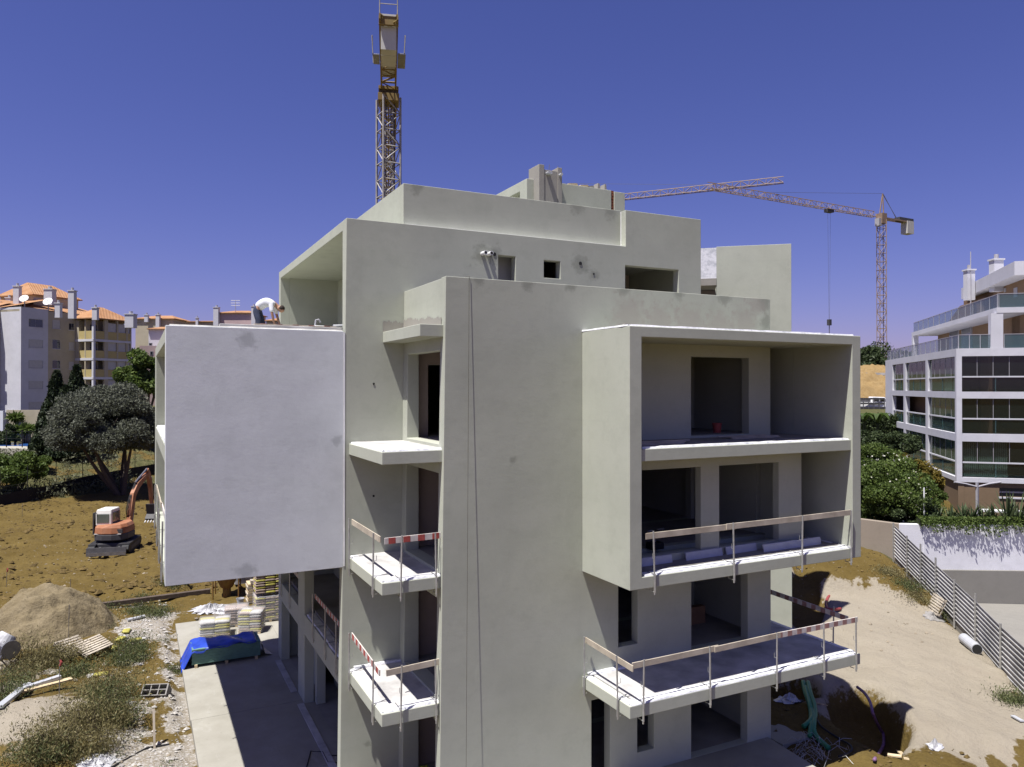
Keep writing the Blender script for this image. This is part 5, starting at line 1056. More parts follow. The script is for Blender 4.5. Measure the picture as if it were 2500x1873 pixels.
for k, (a, m_, b) in enumerate(rows):
    z2, z1, z0 = FR.z(*cLT(1085, a)), FR.z(*cLT(1085, m_)), FR.z(*cLT(1085, b))
    FR.box('bay_parapet', 'yell', .35, ue-.2, z0, z1, -.2, -.04); FL.box('bay_parapet', 'yell', .3, dep-.7, z0, z1, -.2, -.04); FR.box('bay_slab', 'wwall', .0, ue, z0-.35, z0-.002, -1.6, .03); FL.box('bay_slab', 'wwall', .05, dep, z0-.35, z0-.002, -1.4, .04)
    for (p0, p1) in ((pier[1][1], pier[2][0]), (pier[2][1], pier[3][0]), (pier[3][1], pier[4][0])): FR.box('roller_blind', 'shut', p0+.03, p1-.03, z1+.02, z2-.02, -.22, -.17)
    FR.box('dark_window', 'glassd', .8, pier[1][0]-.3, z1, z2-.3, -1.6, -1.56); FL.box('dark_window', 'glassd', 1.0, dep-1.2, z1, z2-.3, -1.4, -1.36)
def hip(name, parent, corners, z0, h, over=.4, mat='tile', ridge=.45):
    c = [Vector((p.x, p.y, 0)) for p in corners]; m_ = sum(c, Vector())/4; c = [p+(p-m_).normalized()*over for p in c]
    e0 = (c[0]+c[3])/2; e1 = (c[1]+c[2])/2; r0 = e0.lerp(e1, ridge); r1 = e0.lerp(e1, 1-ridge)
    vs = [vz(p, z0) for p in c]+[vz(p, z0+.14) for p in c]+[vz(r0, z0+h), vz(r1, z0+h)]
    return MB().add(vs, [(3, 2, 1, 0), (0, 1, 5, 4), (1, 2, 6, 5), (2, 3, 7, 6), (3, 0, 4, 7), (4, 5, 9, 8), (6, 7, 8, 9), (5, 6, 9), (7, 4, 8)]).build(name, mat, parent)
hip('bay_roof', apt, [FR.pt(0, 0), FR.pt(ue, 0), FR.pt(ue, 0, -5), FR.pt(0, 0, -5)], zt_b, 2.1, .5)
zr = ZT-.1
MB().add([F1.pt(ucol-.2, zr, -.05), F1.pt(uend, zr-.2, -.05), F1.pt(uend, zr+1.6, -7), F1.pt(ucol-6, zr+1.6, -7)], [(0, 1, 2, 3)]).build('main_roof', 'tile', apt)
MB().add([F0.pt(1.2, zr+.35, 0), F0.pt(14, zr-.6, .6), F0.pt(14, zr+1.9, -6), F0.pt(2, zr+1.9, -6)], [(0, 1, 2, 3)]).build('main_roof', 'tile', apt)
# roof tower and chimneys
FT = Fac(at(*cLT(385, 400), 112), 47, apt); ta, tb = FT.u(*cLT(385, 400)), FT.u(*cLT(905, 430)); zt1 = FT.z(*cLT(385, 335))
FT.box('roof_tower', 'cream', ta, tb, ZT-1, zt1, -7, 0); F_ = hip('tower_roof', apt, [FT.pt(ta, 0, 0), FT.pt(tb, 0, 0), FT.pt(tb, 0, -7), FT.pt(ta, 0, -7)], zt1, 2.3, .6, ridge=.25)
for a, b in ((390, 480), (720, 780)): r = FT.rect(cLT, a, 365, b, 400); FT.box('tower_window', 'alu', *r, 0, .03)
def chim(g, x0, x1, y0, y1, d, name='chimney', parent=None):
    a = at(*g(x0, y1), d); b = at(*g(x1, y1), d); w_ = (b-a).length; zt = at(*g((x0+x1)/2, y0), d).z; zb = a.z-1.5; F = Fac(a, math.degrees(math.atan2((b-a).x, (b-a).y)), parent or apt)
    o = F.box(name, 'wwall', 0, w_, zb, zt-.5, -w_*.9, 0); F.box('chimney_cap', 'wwall', -.08, w_+.08, zt-.5, zt-.38, -w_*.9-.08, .08, o); c_ = F.pt(w_/2, 0, -w_*.45); MB().cyl(vz(c_, zt-.38), vz(c_, zt), w_*.22, 10).build('chimney_pot', 'alu', o); return o
for q in ((150, 215, 195, 395, 108), (785, 852, 245, 480, 104), (505, 600, 230, 330, 110), (1062, 1118, 445, 500, 108), (1440, 1540, 518, 590, 108), (60, 120, 330, 380, 112), (630, 690, 390, 470, 105)): chim(cLT, *q)
def dish(label, g, x_, y_, d, r):
    p = at(*g(x_, y_), d); dirn = (Vector((-.3, -.75, .6))).normalized(); mt = dirn.to_track_quat('Z', 'Y').to_matrix(); o = thing('satellite_dish', label, 'satellite dish', p-Vector((0, 0, r+.4)))
    MB().lathe([(.02, .0), (r*.5, .05), (r*.85, .16), (r, .24), (r, .26), (r*.8, .17), (r*.4, .05)], p, 20, mt).build('reflector', 'white', o, smooth=True); MB().cyl(p, p+dirn*r*.8, .03, 6).build('feed_arm', 'alu', o); MB().cyl(p-Vector((0, 0, r+.5)), p, .06, 8).build('mount', 'alu', o)
dish('satellite dish tilted sideways, left of the roof tower windows', cLT, 285, 385, 105, .6); dish('satellite dish on the roof edge beside the white chimney', cLT, 560, 420, 105, .62)
# antenna and more distant houses on the left
def house(label, g, x0, x1, ye, yr, yb, d, ang, wmat, windows=(), chims=(), depth=8, roof='tile'):
    a = at(*g(x0, ye), d); o = thing('house', label, 'house', vz(a, at(*g(x0, yb), d).z)); F = Fac(a, ang, o); u1 = F.u(*g(x1, ye)); ze = a.z; zb = min(at(*g(x0, yb), d).z-3, hz(a.x, a.y)-2, hz(F.pt(u1, 0).x, F.pt(u1, 0).y)-2)
    F.box('wall', wmat, 0, u1, zb, ze, -depth, 0)
    if roof: hip('roof', o, [F.pt(0, 0), F.pt(u1, 0), F.pt(u1, 0, -depth), F.pt(0, 0, -depth)], ze, at(*g(x0, yr), d).z-ze, .5, ridge=.3)
    for w_ in windows: r = F.rect(g, *w_); f_ = F.box('window', 'alu', *r, -.02, .04); F.box('pane', 'glassd', r[0]+.08, r[1]-.08, r[2]+.08, r[3]-.08, .04, .05, f_)
    for c_ in chims: chim(g, *c_, d-1, parent=o)
    return o
c36 = crop(300, 680, 360/2212)
house('cream house with hipped tile roof and chimney behind the apartment block', c36, 190, 760, 612, 530, 800, 150, 118, 'cream', (), ((490, 545, 510, 700), (320, 372, 515, 540)))
house('white house with flat terrace and tile roof beside the cream house', c36, 385, 660, 765, 700, 1000, 140, 110, 'wwall', ((390, 965, 442, 1010),), ())
house('pinkish block with two rows of dark windows behind the white wing', c36, 250, 520, 1008, 1000, 1106, 132, 100, 'pinkw', ((300, 1090, 350, 1150), (405, 1090, 455, 1150), (300, 1230, 350, 1290), (405, 1230, 455, 1290)), (), roof=None)
house('grey-walled house with flat orange roof and two tall chimneys', c36, 1420, 1930, 525, 455, 700, 150, 118, 'pinkw', (), ((1355, 1430, 400, 660), (1925, 1985, 385, 680)))
house('low tile-roofed house glimpsed past the white wing', c36, 990, 1360, 655, 610, 720, 150, 118, 'cream', (), ((1090, 1125, 560, 680),))
house('pale house hidden behind the terrace worker', c36, 2150, 2600, 640, 560, 720, 150, 118, 'cream')
ap = at(*c36(1690, 330), 150); o = thing('roof_antenna', 'thin television antenna rising above the grey-walled house', 'antenna', vz(ap, ap.z-5)); MB().cyl(vz(ap, ap.z-5), ap, .06, 6).build('mast', 'alu', o)
for k in range(3): MB().beam(ap+RT*-.9+Vector((0, 0, -.5*k)), ap+RT*.9+Vector((0, 0, -.5*k)), .1, .1).build('element', 'white', o)
# beige yard wall, pool and terrace
YW = Fac(at(*cLM(60, 150), 101), 118, None); yw = thing('yard_wall', 'tall beige yard wall behind the swimming pool', 'wall', YW.P); YW.o = yw
u1_ = YW.u(*cLM(520, 150)); YW.box('wall', 'cream', 0, u1_, 2.0, YW.z(*cLM(60, 5)), -.4, 0); YW2 = Fac(YW.P, 28, yw); YW2.box('end_wall', 'wwall', -14, -.01, 2.0, YW.z(*cLM(60, 5)), -.4, 0) if False else None
FW2 = Fac(at(*cLM(60, 150), 101), 118, yw); FW2.box('sunlit_wall', 'whitewall', -9, -.02, 2.0, YW.z(*cLM(60, 5))-.1, .3, .6)
r = YW.rect(cLM, 155, 120, 210, 215); gd = YW.box('door', 'alu', *r, .0, .08); YW.box('door_panel', 'wwall', r[0]+.15, r[1]-.15, r[2]+.1, r[3]-.8, .08, .1, gd)
pz = 3.4; P4 = [onZ(*cLM(*q), pz) for q in ((-40, 372), (400, 380), (385, 275), (-40, 290))]
deck = MB().prism([vz(p, pz-1.4) for p in P4], (0, 0, 1.4)).build('pool_deck', plain('pale_stone_deck', (.36, .34, .28), .9, .1, 1, .1)); tag(deck, 'pale stone pool deck with a low retaining edge', kind='structure')
W4 = [onZ(*cLM(*q), pz+.01) for q in ((-40, 352), (400, 352), (372, 318), (-40, 310))]
wn = N('pool_water'); M['water'] = wn.out((.035, .13, .42), .05, wn.bump(wn.noise(3, 3), .15, .05), .6)
pw = MB().add([vz(p, pz+.006) for p in W4], [(0, 1, 2, 3)]).build('swimming_pool', 'water'); tag(pw, 'bright blue swimming pool water', kind='structure')
pf = thing('pool_fence', 'dark post fence along the pool edge', 'fence', vz(P4[0], pz))
for x_ in (62, 214, 369):
    p = onZ(*cLM(x_, 365), pz); MB().cyl(p, p+Vector((0, 0, 2.2)), .06, 8).build('post', 'black', pf)
p0, p1 = onZ(*cLM(-20, 365), pz), onZ(*cLM(400, 372), pz)
for h_ in (.2, 1.1, 2.0): MB().cyl(p0+Vector((0, 0, h_)), p1+Vector((0, 0, h_)), .012, 5).build('wire', 'black', pf)
# black mesh fence across the field
M['mesh'] = plain('black_ground_fabric', (.013, .012, .012), .8, .2, 3, .2)
bf = thing('field_fence', 'black fabric fence with thin posts along the far field edge', 'fence', onZ(*cLM(0, 945), 0))
fp_ = [onZ(*cLM(*q), 0) for q in ((-60, 950), (0, 940), (265, 895), (540, 833), (795, 780), (1040, 735), (1300, 695), (1490, 668), (1700, 630))]
for i in range(len(fp_)-1):
    a, b = zd(fp_[i].x, fp_[i].y, -.2), zd(fp_[i+1].x, fp_[i+1].y, -.2); h1, h2 = 1.35, 1.35
    o = MB().prism([a, b, (b[0], b[1], b[2]+h2), (a[0], a[1], a[2]+h1)], (.02, .03, 0)).build('fabric', 'mesh', bf)
    MB().cyl(b, (b[0], b[1], b[2]+3.6), .035, 6).build('post', 'black', bf)
    for h_ in (2.0, 2.8): MB().cyl((a[0], a[1], a[2]+h_), (b[0], b[1], b[2]+h_), .012, 4).build('wire', 'black', bf)

# ------------------------------------------------------------------ white balcony building on the right
wb = thing('balcony_building', 'white modern block with glazed balconies, brown base and stepped terraces', 'building', at(2335, 1240, 53))
K = at(2335, 1000, 53); FLR = Fac(K, 42.5, wb); FRR = Fac(K, 132.5, wb)
M['wconc'] = plaster('white_facade', (.55, .55, .58)); M['brown'] = plaster('brown_facade', (.235, .155, .095)); 
def glass(name, c, rough=.03):
    n = N(name); n.p.inputs['Alpha'].default_value = .45; n.p.inputs['Transmission Weight'].default_value = 0.0; return n.out(c, rough, None, 1.0)
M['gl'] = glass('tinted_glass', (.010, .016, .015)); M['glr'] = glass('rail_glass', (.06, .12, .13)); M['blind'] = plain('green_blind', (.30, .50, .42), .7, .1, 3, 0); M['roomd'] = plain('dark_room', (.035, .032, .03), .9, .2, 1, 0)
UL = FLR.u(*cRT(338, 1300)); UR = 16.0
ZL = [(4.13, 4.46), (6.99, 7.54), (10.02, 10.5), (13.0, 13.55)]
lp = [(0, FLR.u(*cRT(1040, 1300))), (FLR.u(*cRT(765, 1300)), FLR.u(*cRT(743, 1300))), (FLR.u(*cRT(540, 1300)), FLR.u(*cRT(520, 1300))), (FLR.u(*cRT(408, 1300)), UL)]
rp_ = [(0, FRR.u(*cRT(1112, 1300))), (UR-.8, UR)]
FLR.wall('side_frame', 'wconc', [(0, UL, 4.13, 13.55)], [(lp[i][1], lp[i+1][0], ZL[k][1], ZL[k+1][0]) for i in range(3) for k in range(3)], -.35, 0)
FRR.wall('front_frame', 'wconc', [(.35, UR, 4.13, 13.55)], [(rp_[0][1], rp_[1][0], ZL[k][1], ZL[k+1][0]) for k in range(3)], -.35, 0)
for z0, z1 in ZL: MB().prism([vz(FLR.pt(.3, 0, -.3)+FRR.d*.3, z0+.05), vz(FLR.pt(UL-.1, 0, -.3), z0+.05), vz(FLR.pt(UL-.1, 0, -.3)+FRR.d*12, z0+.05), vz(FRR.pt(UR, 0, -.3), z0+.05)], (0, 0, z1-z0-.1)).build('floor_slab', 'wconc', wb)
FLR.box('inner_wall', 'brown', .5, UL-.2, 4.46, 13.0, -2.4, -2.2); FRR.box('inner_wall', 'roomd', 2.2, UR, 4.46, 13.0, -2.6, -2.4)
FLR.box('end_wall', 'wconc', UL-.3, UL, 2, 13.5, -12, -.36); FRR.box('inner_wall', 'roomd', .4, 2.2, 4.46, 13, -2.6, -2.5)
M['gls'] = glass('green_side_glass', (.055, .095, .085)); M['gls'].node_tree.nodes['Principled BSDF'].inputs['Alpha'].default_value = .5
def glazing(F, u0, u1, z0, z1, npan, nrail, full=True):
    G = 'gls' if F is FLR else 'gl'
    zr_ = z0+1.05
    F.box('handrail', 'wconc', u0, u1, zr_-.05, zr_+.05, -.2, -.1)
    w_ = (u1-u0)/nrail
    for k in range(nrail):
        F.box('rail_pane', G, u0+k*w_+.03, u0+(k+1)*w_-.03, z0+.06, zr_-.05, -.17, -.155)
        if k: F.box('rail_post', 'glr', u0+k*w_-.03, u0+k*w_+.03, z0, zr_-.05, -.18, -.12)
    if full:
        w_ = (u1-u0)/npan
        for k in range(npan):
            F.box('pane', G, u0+k*w_+.015, u0+(k+1)*w_-.015, zr_+.05, z1, -.17, -.155)
            if k: F.box('mullion', 'alu', u0+k*w_-.014, u0+k*w_+.014, zr_+.05, z1, -.18, -.145)
for k in range(3):
    for i in range(3): glazing(FLR, lp[i][1], lp[i+1][0], ZL[k][1], ZL[k+1][0], (5, 4, 3)[i], (2, 3, 3)[i], not (k == 1 and i > 0))
    glazing(FRR, rp_[0][1], rp_[1][0], ZL[k][1], ZL[k+1][0], 15, 7)
ub0, ub1 = FRR.u(*cRM(1070, 500)), FRR.u(*cRM(1520, 500))
for k in range(24): u_ = ub0+(ub1-ub0)*k/24; MB().prism([FRR.pt(u_, 4.5, -.42), FRR.pt(u_+.075, 4.5, -.34), FRR.pt(u_+.075, 6.95, -.34), FRR.pt(u_, 6.95, -.42)], FRR.n*.008).build('blind_slat', 'blind', wb)
for i in (1, 2):
    for k in range(14): u_ = lp[i-1][1] if False else lp[0][1]+.2+k*.22; 
for k in range(16):
    u_ = lp[0][1]+.3+k*.25
    if u_ < lp[2][0]: MB().prism([FLR.pt(u_, 10.55, -.5), FLR.pt(u_+.14, 10.55, -.42), FLR.pt(u_+.14, 12.95, -.42), FLR.pt(u_, 12.95, -.5)], FLR.n*.008).build('blind_slat', 'blind', wb)
    if u_ < lp[2][0]: MB().prism([FLR.pt(u_, 4.55, -.5), FLR.pt(u_+.12, 4.55, -.42), FLR.pt(u_+.12, 6.9, -.42), FLR.pt(u_, 6.9, -.5)], FLR.n*.008).build('blind_slat', 'blind', wb)
M['stoneb'] = plaster('brown_stone_base', (.19, .135, .085))
FLR.box('base_wall', 'stoneb', .1, UL, 1.2, 4.125, -.5, -.12); bs = FRR.rect(cRM, 1425, 838, 1700, 925); FRR.wall('base_wall', 'stoneb', [(.12, UR, 1.2, 4.125)], [bs], -.5, -.12)
FRR.box('base_window', 'glassd', bs[0], bs[1], bs[2], bs[3], -.4, -.35); FRR.box('window_sill', 'wconc', bs[0]-.05, bs[1], bs[2]-.12, bs[2]-.005, -.3, -.05); FRR.box('window_bar', 'alu', bs[0], bs[1], (bs[2]+bs[3])/2-.05, (bs[2]+bs[3])/2+.05, -.35, -.3)
# upper terraces
def railing(F, u0, u1, z0, h, n):
    for k in range(n):
        a = u0+(u1-u0)*k/n; b = u0+(u1-u0)*(k+1)/n; F.box('rail_pane', 'glr', min(a, b)+.02, max(a, b)-.02, z0+.02, z0+h, -.2, -.185); F.box('rail_post', 'alu', a-.02, a+.02, z0, z0+h, -.205, -.17)
    F.box('rail_cap', 'alu', min(u0, u1), max(u0, u1), z0+h, z0+h+.04, -.21, -.165)
uK2 = FRR.u(*cRT(1465, 800)); K2 = FRR.pt(uK2, 0); FL2 = Fac(K2, 42.5, wb); z2b, z2t = 16.0, 16.38
UL2 = FL2.u(*cRT(603, 840))
railing(FLR, .2, UL, 13.55, .95, 16); railing(FRR, .2, uK2-.3, 13.55, .95, 3); railing(FRR, uK2+.5, UR, 13.55, .95, 6)
FRR.box('terrace_pier', 'wconc', uK2-.35, uK2+.4, 13.552, z2b-.002, -.6, -.02); FL2.box('terrace_pier', 'wconc', UL2-.6, UL2, 13.552, z2b-.002, -.5, -.0)
MB().prism([vz(K2, z2b), vz(FL2.pt(UL2, 0), z2b), vz(FL2.pt(UL2, 0)+FRR.d*12, z2b), vz(FRR.pt(UR, 0), z2b)], (0, 0, z2t-z2b)).build('terrace_slab', 'wconc', wb)
FL2.box('penthouse_wall', 'brown', .6, UL2-.8, 13.552, z2b-.002, -3.0, -2.2); FRR.box('penthouse_wall', 'brown', uK2+2.2, UR, 13.552, z2b-.002, -4, -2.4)
for a, b in (((990, 825), (1085, 900)), ((1112, 790), (1220, 960))):
    Fp = Fac(FL2.pt(0, 0, -2.2), 42.5, wb); r = Fp.rect(cRT, a[0], a[1], b[0], b[1]); w_ = Fp.box('penthouse_window', 'alu', min(r[0], r[1]), max(r[0], r[1]), 13.7, r[3], .0, .05); Fp.box('pane', 'glassd', min(r[0], r[1])+.1, max(r[0], r[1])-.1, 13.8, r[3]-.1, .05, .06, w_)
railing(FL2, .2, UL2, z2t, .95, 13); railing(FRR, uK2+.1, UR, z2t, .95, 5)
uK3 = uK2+3.2; K3 = FRR.pt(uK3, 0, -2.2); FL3 = Fac(K3, 42.5, wb); UL3 = FL3.u(*cRT(1180, 430))
MB().prism([vz(K3, z2t+.002), vz(FL3.pt(UL3+1.5, 0), z2t+.002), vz(FL3.pt(UL3+1.5, 0)+FRR.d*9, z2t+.002), vz(K3+FRR.d*10, z2t+.002)], (0, 0, 2.5)).build('penthouse_wall', 'brown', wb)
for a, b in (((1540, 430), (1560, 470)), ((1640, 425), (1675, 520))): r = FL3.rect(cRT, *a, *b); FL3.box('penthouse_window', 'alu', min(r[0], r[1]), max(r[0], r[1]), r[2], r[3], .0, .04)
zb3 = z2t+2.504; MB().prism([vz(K3-FRR.d*.8+FL3.n*.6, zb3), vz(FL3.pt(UL3, 0, .6), zb3), vz(FL3.pt(UL3, 0)+FRR.d*9, zb3), vz(K3+FRR.d*10, zb3)], (0, 0, 1.0)).build('roof_parapet', 'wconc', wb)
for q in ((1168, 1246, 190, 370, 64), (1440, 1535, 80, 270, 60)): chim(cRT, *q, name='roof_chimney', parent=wb)
ml = at(*cRT(1200, 60), 64); tag(MB().cyl(vz(ml, ml.z-8), ml, .04, 6).build('lightning_rod', 'alu'), 'thin lightning rod beside the white roof chimney', 'rod')
MB().add([FL2.pt(UL2-1.0, z2t, -2.5), FL2.pt(UL2*.45, z2t, -2.5), FL2.pt(UL2*.45, z2t+1.9, -2.5), FL2.pt(UL2*.72, z2t+1.9, -2.5)]+[FL2.pt(UL2-1.0, z2t, -6), FL2.pt(UL2*.45, z2t, -6), FL2.pt(UL2*.45, z2t+1.9, -6), FL2.pt(UL2*.72, z2t+1.9, -6)], [(0, 1, 2, 3), (7, 6, 5, 4), (0, 3, 7, 4), (3, 2, 6, 7), (1, 5, 6, 2)]).build('stair_roof', 'brown', wb)
# ------------------------------------------------------------------ garden, trees
def gpr(x_, y_, g=cRM, dz=0.0, it=5):
    p = onZ(*g(x_, y_), 3)
    for _ in range(it): p = onZ(*g(x_, y_), hz(p.x, p.y)+dz)
    return p
def shrub(name, label, c, R3, n, mat, seed, size=.2, clumps=26, cat='shrub', group=None, base=None, trunk=True):
    b = base if base is not None else c[2]-R3[2]
    o = thing(name, label, cat, (c[0], c[1], b), 0, group)
    P = crown_points(c, R3, clumps, n//clumps, min(R3)*.42, seed); leaves('foliage', P, size, M[mat], o, .5, seed=seed)
    if trunk:
        mb = MB(); g_ = np.random.default_rng(seed)
        for k in range(4): d_ = g_.normal(size=2)*.4; mb.tube([(c[0]+d_[0]*.2, c[1]+d_[1]*.2, b-.2), (c[0]+d_[0]*R3[0], c[1]+d_[1]*R3[1], c[2])], [.05, .02], 5, False)
        tag(mb.build('stems', 'bark', o, fix=False), kind='stuff')
    return o
def shrub_px(name, label, g, x_, y_, d, w_, h_, n, mat, seed, size, **k):
    p = at(*g(x_, y_), d); return shrub(name, label, (p.x, p.y, p.z), (w_, w_, h_), n, mat, seed, size, **k)
GR = 'garden shrubs below the white balcony building'
for i, (x_, y_, d, w_, h_, n, m_, sz, lab) in enumerate((
    (180, 900, 44.5, 1.6, 1.9, 16000, 'gleaf', .16, 'big dark green shrub hanging over the bare side wall'), (330, 800, 45, 1.8, 1.9, 18000, 'gleaf', .16, 'large flowering shrub at the wall corner'), (470, 950, 44, 1.7, 1.6, 16000, 'gleaf', .16, 'leafy shrub spilling over the corner of the garden wall'),
    (560, 1060, 43, 1.3, .9, 10000, 'dleaf', .15, 'low dark shrub trailing over the wall top'), (200, 620, 47, 1.7, 1.2, 11000, 'gleaf', .15, 'bright green shrub in the upper garden bed'), (160, 440, 58, 2.0, 1.3, 9000, 'dleaf', .18, 'rounded green bush next to the banana plants'),
    (420, 480, 52, 1.9, 1.3, 11000, 'dleaf', .17, 'dark shrub against the white building corner'), (290, 470, 54, 1.5, 1.2, 9000, 'dleaf', .17, 'dark bush in front of the clipped hedge'), (540, 660, 49, 1.4, .9, 9000, 'yel', .14, 'yellowing shrub by the balcony building base'),
    (640, 720, 48.5, 1.2, .9, 8000, 'yel', .14, 'yellow-orange shrub in the middle of the bed'), (730, 790, 48, 1.0, .8, 7000, 'yel', .14, 'smaller yellow-green shrub near the base wall'), (460, 620, 50, 1.2, .7, 6000, 'weed', .14, 'grey-green shrub above the yellow ones'),
    (818, 900, 46.5, .45, .5, 2600, 'gleaf', .16, 'single round green bush on the bare garden bed'), (790, 815, 48, .5, .45, 2400, 'dleaf', .14, 'small dark bush beside the brown base'))):
    shrub_px('shrub', lab, cRM, x_, y_, d, w_, h_, n, m_, 500+i, sz, group=GR)
    if i in (1, 2):
        p = at(*cRM(x_, y_), d-.4); P = blob((p.x, p.y, p.z), (w_*1.02, w_*1.02, h_*1.02), 130, 900+i, .9); o = [q for q in WM if q.get('label') == lab][0]; leaves('blossoms', P, .10, M['flower'], o, .8, seed=77+i)
def box_hedge(name, label, pts, w_, h_, n, mat, seed, size=.14, cat='hedge', z0=None, trail=0):
    o = thing(name, label, cat, pts[0]); g_ = np.random.default_rng(seed); P = []
    segs = [(Vector(pts[i]), Vector(pts[i+1])) for i in range(len(pts)-1)]; tot = sum((b-a).length for a, b in segs)
    for a, b in segs:
        k = int(n*(b-a).length/tot); t = g_.random(k); d_ = (b-a).normalized(); s_ = Vector((d_.y, -d_.x, 0)); ww = (g_.random(k)-.5)*w_; hh = g_.random(k)**.6*h_*(.88+.2*vnoise(t*30, t*0, seed))
        Q = np.array(a)[None]+t[:, None]*np.array(b-a)[None]+ww[:, None]*np.array(s_)[None]; Q[:, 2] += hh
        if trail:
            dr = g_.random(k) < .35; Q[dr, 2] -= g_.random(dr.sum())*trail*(.4+vnoise(t[dr]*60, t[dr]*0, seed+3)); Q[dr] += np.array(s_)[None]*(w_*.5+.03) if s_.dot(CAM-a) > 0 else -np.array(s_)[None]*(w_*.5+.03)
        P.append(Q)
    leaves('foliage', np.concatenate(P), size, M[mat], o, .5, seed=seed)
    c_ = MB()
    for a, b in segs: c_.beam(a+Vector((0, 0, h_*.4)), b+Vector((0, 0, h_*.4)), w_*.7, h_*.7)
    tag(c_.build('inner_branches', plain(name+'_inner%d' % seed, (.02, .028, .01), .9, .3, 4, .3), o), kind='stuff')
    return o
box_hedge('trailing_hedge', 'bright green trailing hedge along the top of the white garden wall', [vz(K1+wdir*-.2+nb*.2, 3.2), vz(KE+nb*.2, 3.02)], .55, .45, 26000, 'gleaf', 61, .13, trail=.5)
hA, hB = at(*cRM(60, 150), 74), at(*cRM(335, 150), 72); box_hedge('clipped_hedge', 'dark clipped hedge behind the banana plants', [vz(hA-RT*2, 4.9), vz(hB+RT*1.5, 4.9)], 1.4, 3.2, 14000, 'dleaf', 63, .22)
# bed, lawn
lw = [gpr(870, 1020), gpr(1100, 1050), gpr(1180, 1130), gpr(700, 1120)]
def blade_plant(name, label, base, n, L_, seed, w_=.10, group='spiky blade plants along the wall top', spread=.9, mat='dleaf'):
    o = thing(name, label, 'plant', base, 0, group); g_ = np.random.default_rng(seed)
    for k in range(n):
        a = g_.random()*6.28; tilt = g_.random()**.7*spread; l = L_*(.6+.5*g_.random()); d_ = Vector((math.cos(a)*math.sin(tilt), math.sin(a)*math.sin(tilt), math.cos(tilt))); s_ = Vector((-math.sin(a), math.cos(a), 0))*w_/2
        p = Vector(base)+Vector((math.cos(a), math.sin(a), 0))*.08; vs = []
        for t, ww in ((0, .6), (.35, 1), (.75, .75), (1, .05)): c_ = p+d_*(l*t)-Vector((0, 0, 1))*(l*.18*t*t*tilt); vs += [c_-s_*ww, c_+Vector((0, 0, .012)), c_+s_*ww]
        MB().add(vs, [(3*i+j, 3*i+j+1, 3*i+j+4, 3*i+j+3) for i in range(3) for j in range(2)]).build('blade', M['blade'+str(k % 2)], o, fix=False)
    return o
M['blade0'] = leafmat('blade_dark', (.035, .055, .022), (.06, .085, .035), .2, .45); M['blade1'] = leafmat('blade_pale', (.10, .13, .06), (.16, .19, .09), .2, .45)
for i, (x_, y_, d, n, L_, lab) in enumerate(((820, 1110, 42.4, 26, 1.0, 'dark spiky plant beside the garden shrubs'), (960, 1110, 42.6, 20, .9, 'low spiky plant before the narrow lawn'), (1080, 1130, 42.5, 26, 1.2, 'spiky plant left of the clothes line post'), (1160, 1130, 42.3, 22, 1.2, 'spiky plant at the foot of the clothes line post'),
    (1250, 1140, 42.3, 22, 1.15, 'spiky plant right of the clothes line post'), (1370, 1140, 42.2, 26, 1.1, 'bushy spiky plant between the two tall ones'), (1500, 1160, 42.0, 30, 2.0, 'tall spiky plant with sword-like leaves'), (1600, 1160, 41.8, 24, 1.8, 'tall spiky plant at the end of the wall bed'))):
    p = at(*cRM(x_, y_), d); blade_plant('spiky_plant', lab, (p.x, p.y, min(p.z, 3.4)-.1), n, L_, 700+i)
# banana plants
for i, (x_, y_, d, L_, lab) in enumerate(((120, 300, 64, 2.0, 'small banana plant half hidden by the box'), (250, 330, 62, 2.3, 'taller banana plant before the clipped hedge'))):
    p = at(*cRM(x_, y_), d); o = thing('banana_plant', lab, 'plant', p, 0, 'banana plants'); g_ = random.Random(i)
    MB().tube([p, p+Vector((0, 0, 1.0))], [.14, .08], 8).build('stem', 'weed', o)
    for k in range(8):
        a = k*.8+g_.random(); d_ = Vector((math.cos(a), math.sin(a), 0)); s_ = Vector((-math.sin(a), math.cos(a), 0))*.28; vs = []
        for t, ww, zz in ((0, .15, .9), (.3, 1, 1.5), (.65, .9, 1.65), (1, .1, 1.2)): c_ = p+d_*(L_*.6*t)+Vector((0, 0, zz*L_/2)); vs += [c_-s_*ww, c_+Vector((0, 0, -.05)), c_+s_*ww]
        MB().add(vs, [(3*q+j, 3*q+j+1, 3*q+j+4, 3*q+j+3) for q in range(3) for j in range(2)]).build('leaf', 'gleaf', o, fix=False)
# clothes line post
cp = at(*cRM(1207, 1060), 44.0); ct_ = at(*cRM(1207, 778), 44.0); cl = thing('clothes_line_post', 'grey T-shaped clothes line post with drooping arms', 'clothes line', cp)
MB().beam(vz(cp, 2.6), vz(cp, ct_.z), .12, .12).build('post', 'alu', cl)
MB().tube([vz(cp, ct_.z-.3)-RT*1.35+Vector((0, 0, .3)), vz(cp, ct_.z-.3)-RT*.7+Vector((0, 0, .2)), vz(cp, ct_.z-.28), vz(cp, ct_.z-.3)+RT*.7+Vector((0, 0, .2)), vz(cp, ct_.z-.3)+RT*1.4+Vector((0, 0, .3))], .05, 8).build('arm', 'alu', cl)
pp = at(*cRM(695, 1140), 42.2); tag(MB().cyl(vz(pp, 3.0), vz(pp, at(*cRM(695, 832), 42.2).z), .035, 8).build('pole', 'white'), 'thin white pole standing behind the garden wall corner', 'pole')
tag(MB().prism([FRR.pt(.5, 2.55, 3.2), FRR.pt(3.2, 2.55, 3.2), FRR.pt(3.2, 2.55, 2.6), FRR.pt(.5, 2.55, 2.6)], (0, 0, .12)).build('garden_kerb', 'white'), 'short white kerb on the lawn before the brown base', 'kerb')

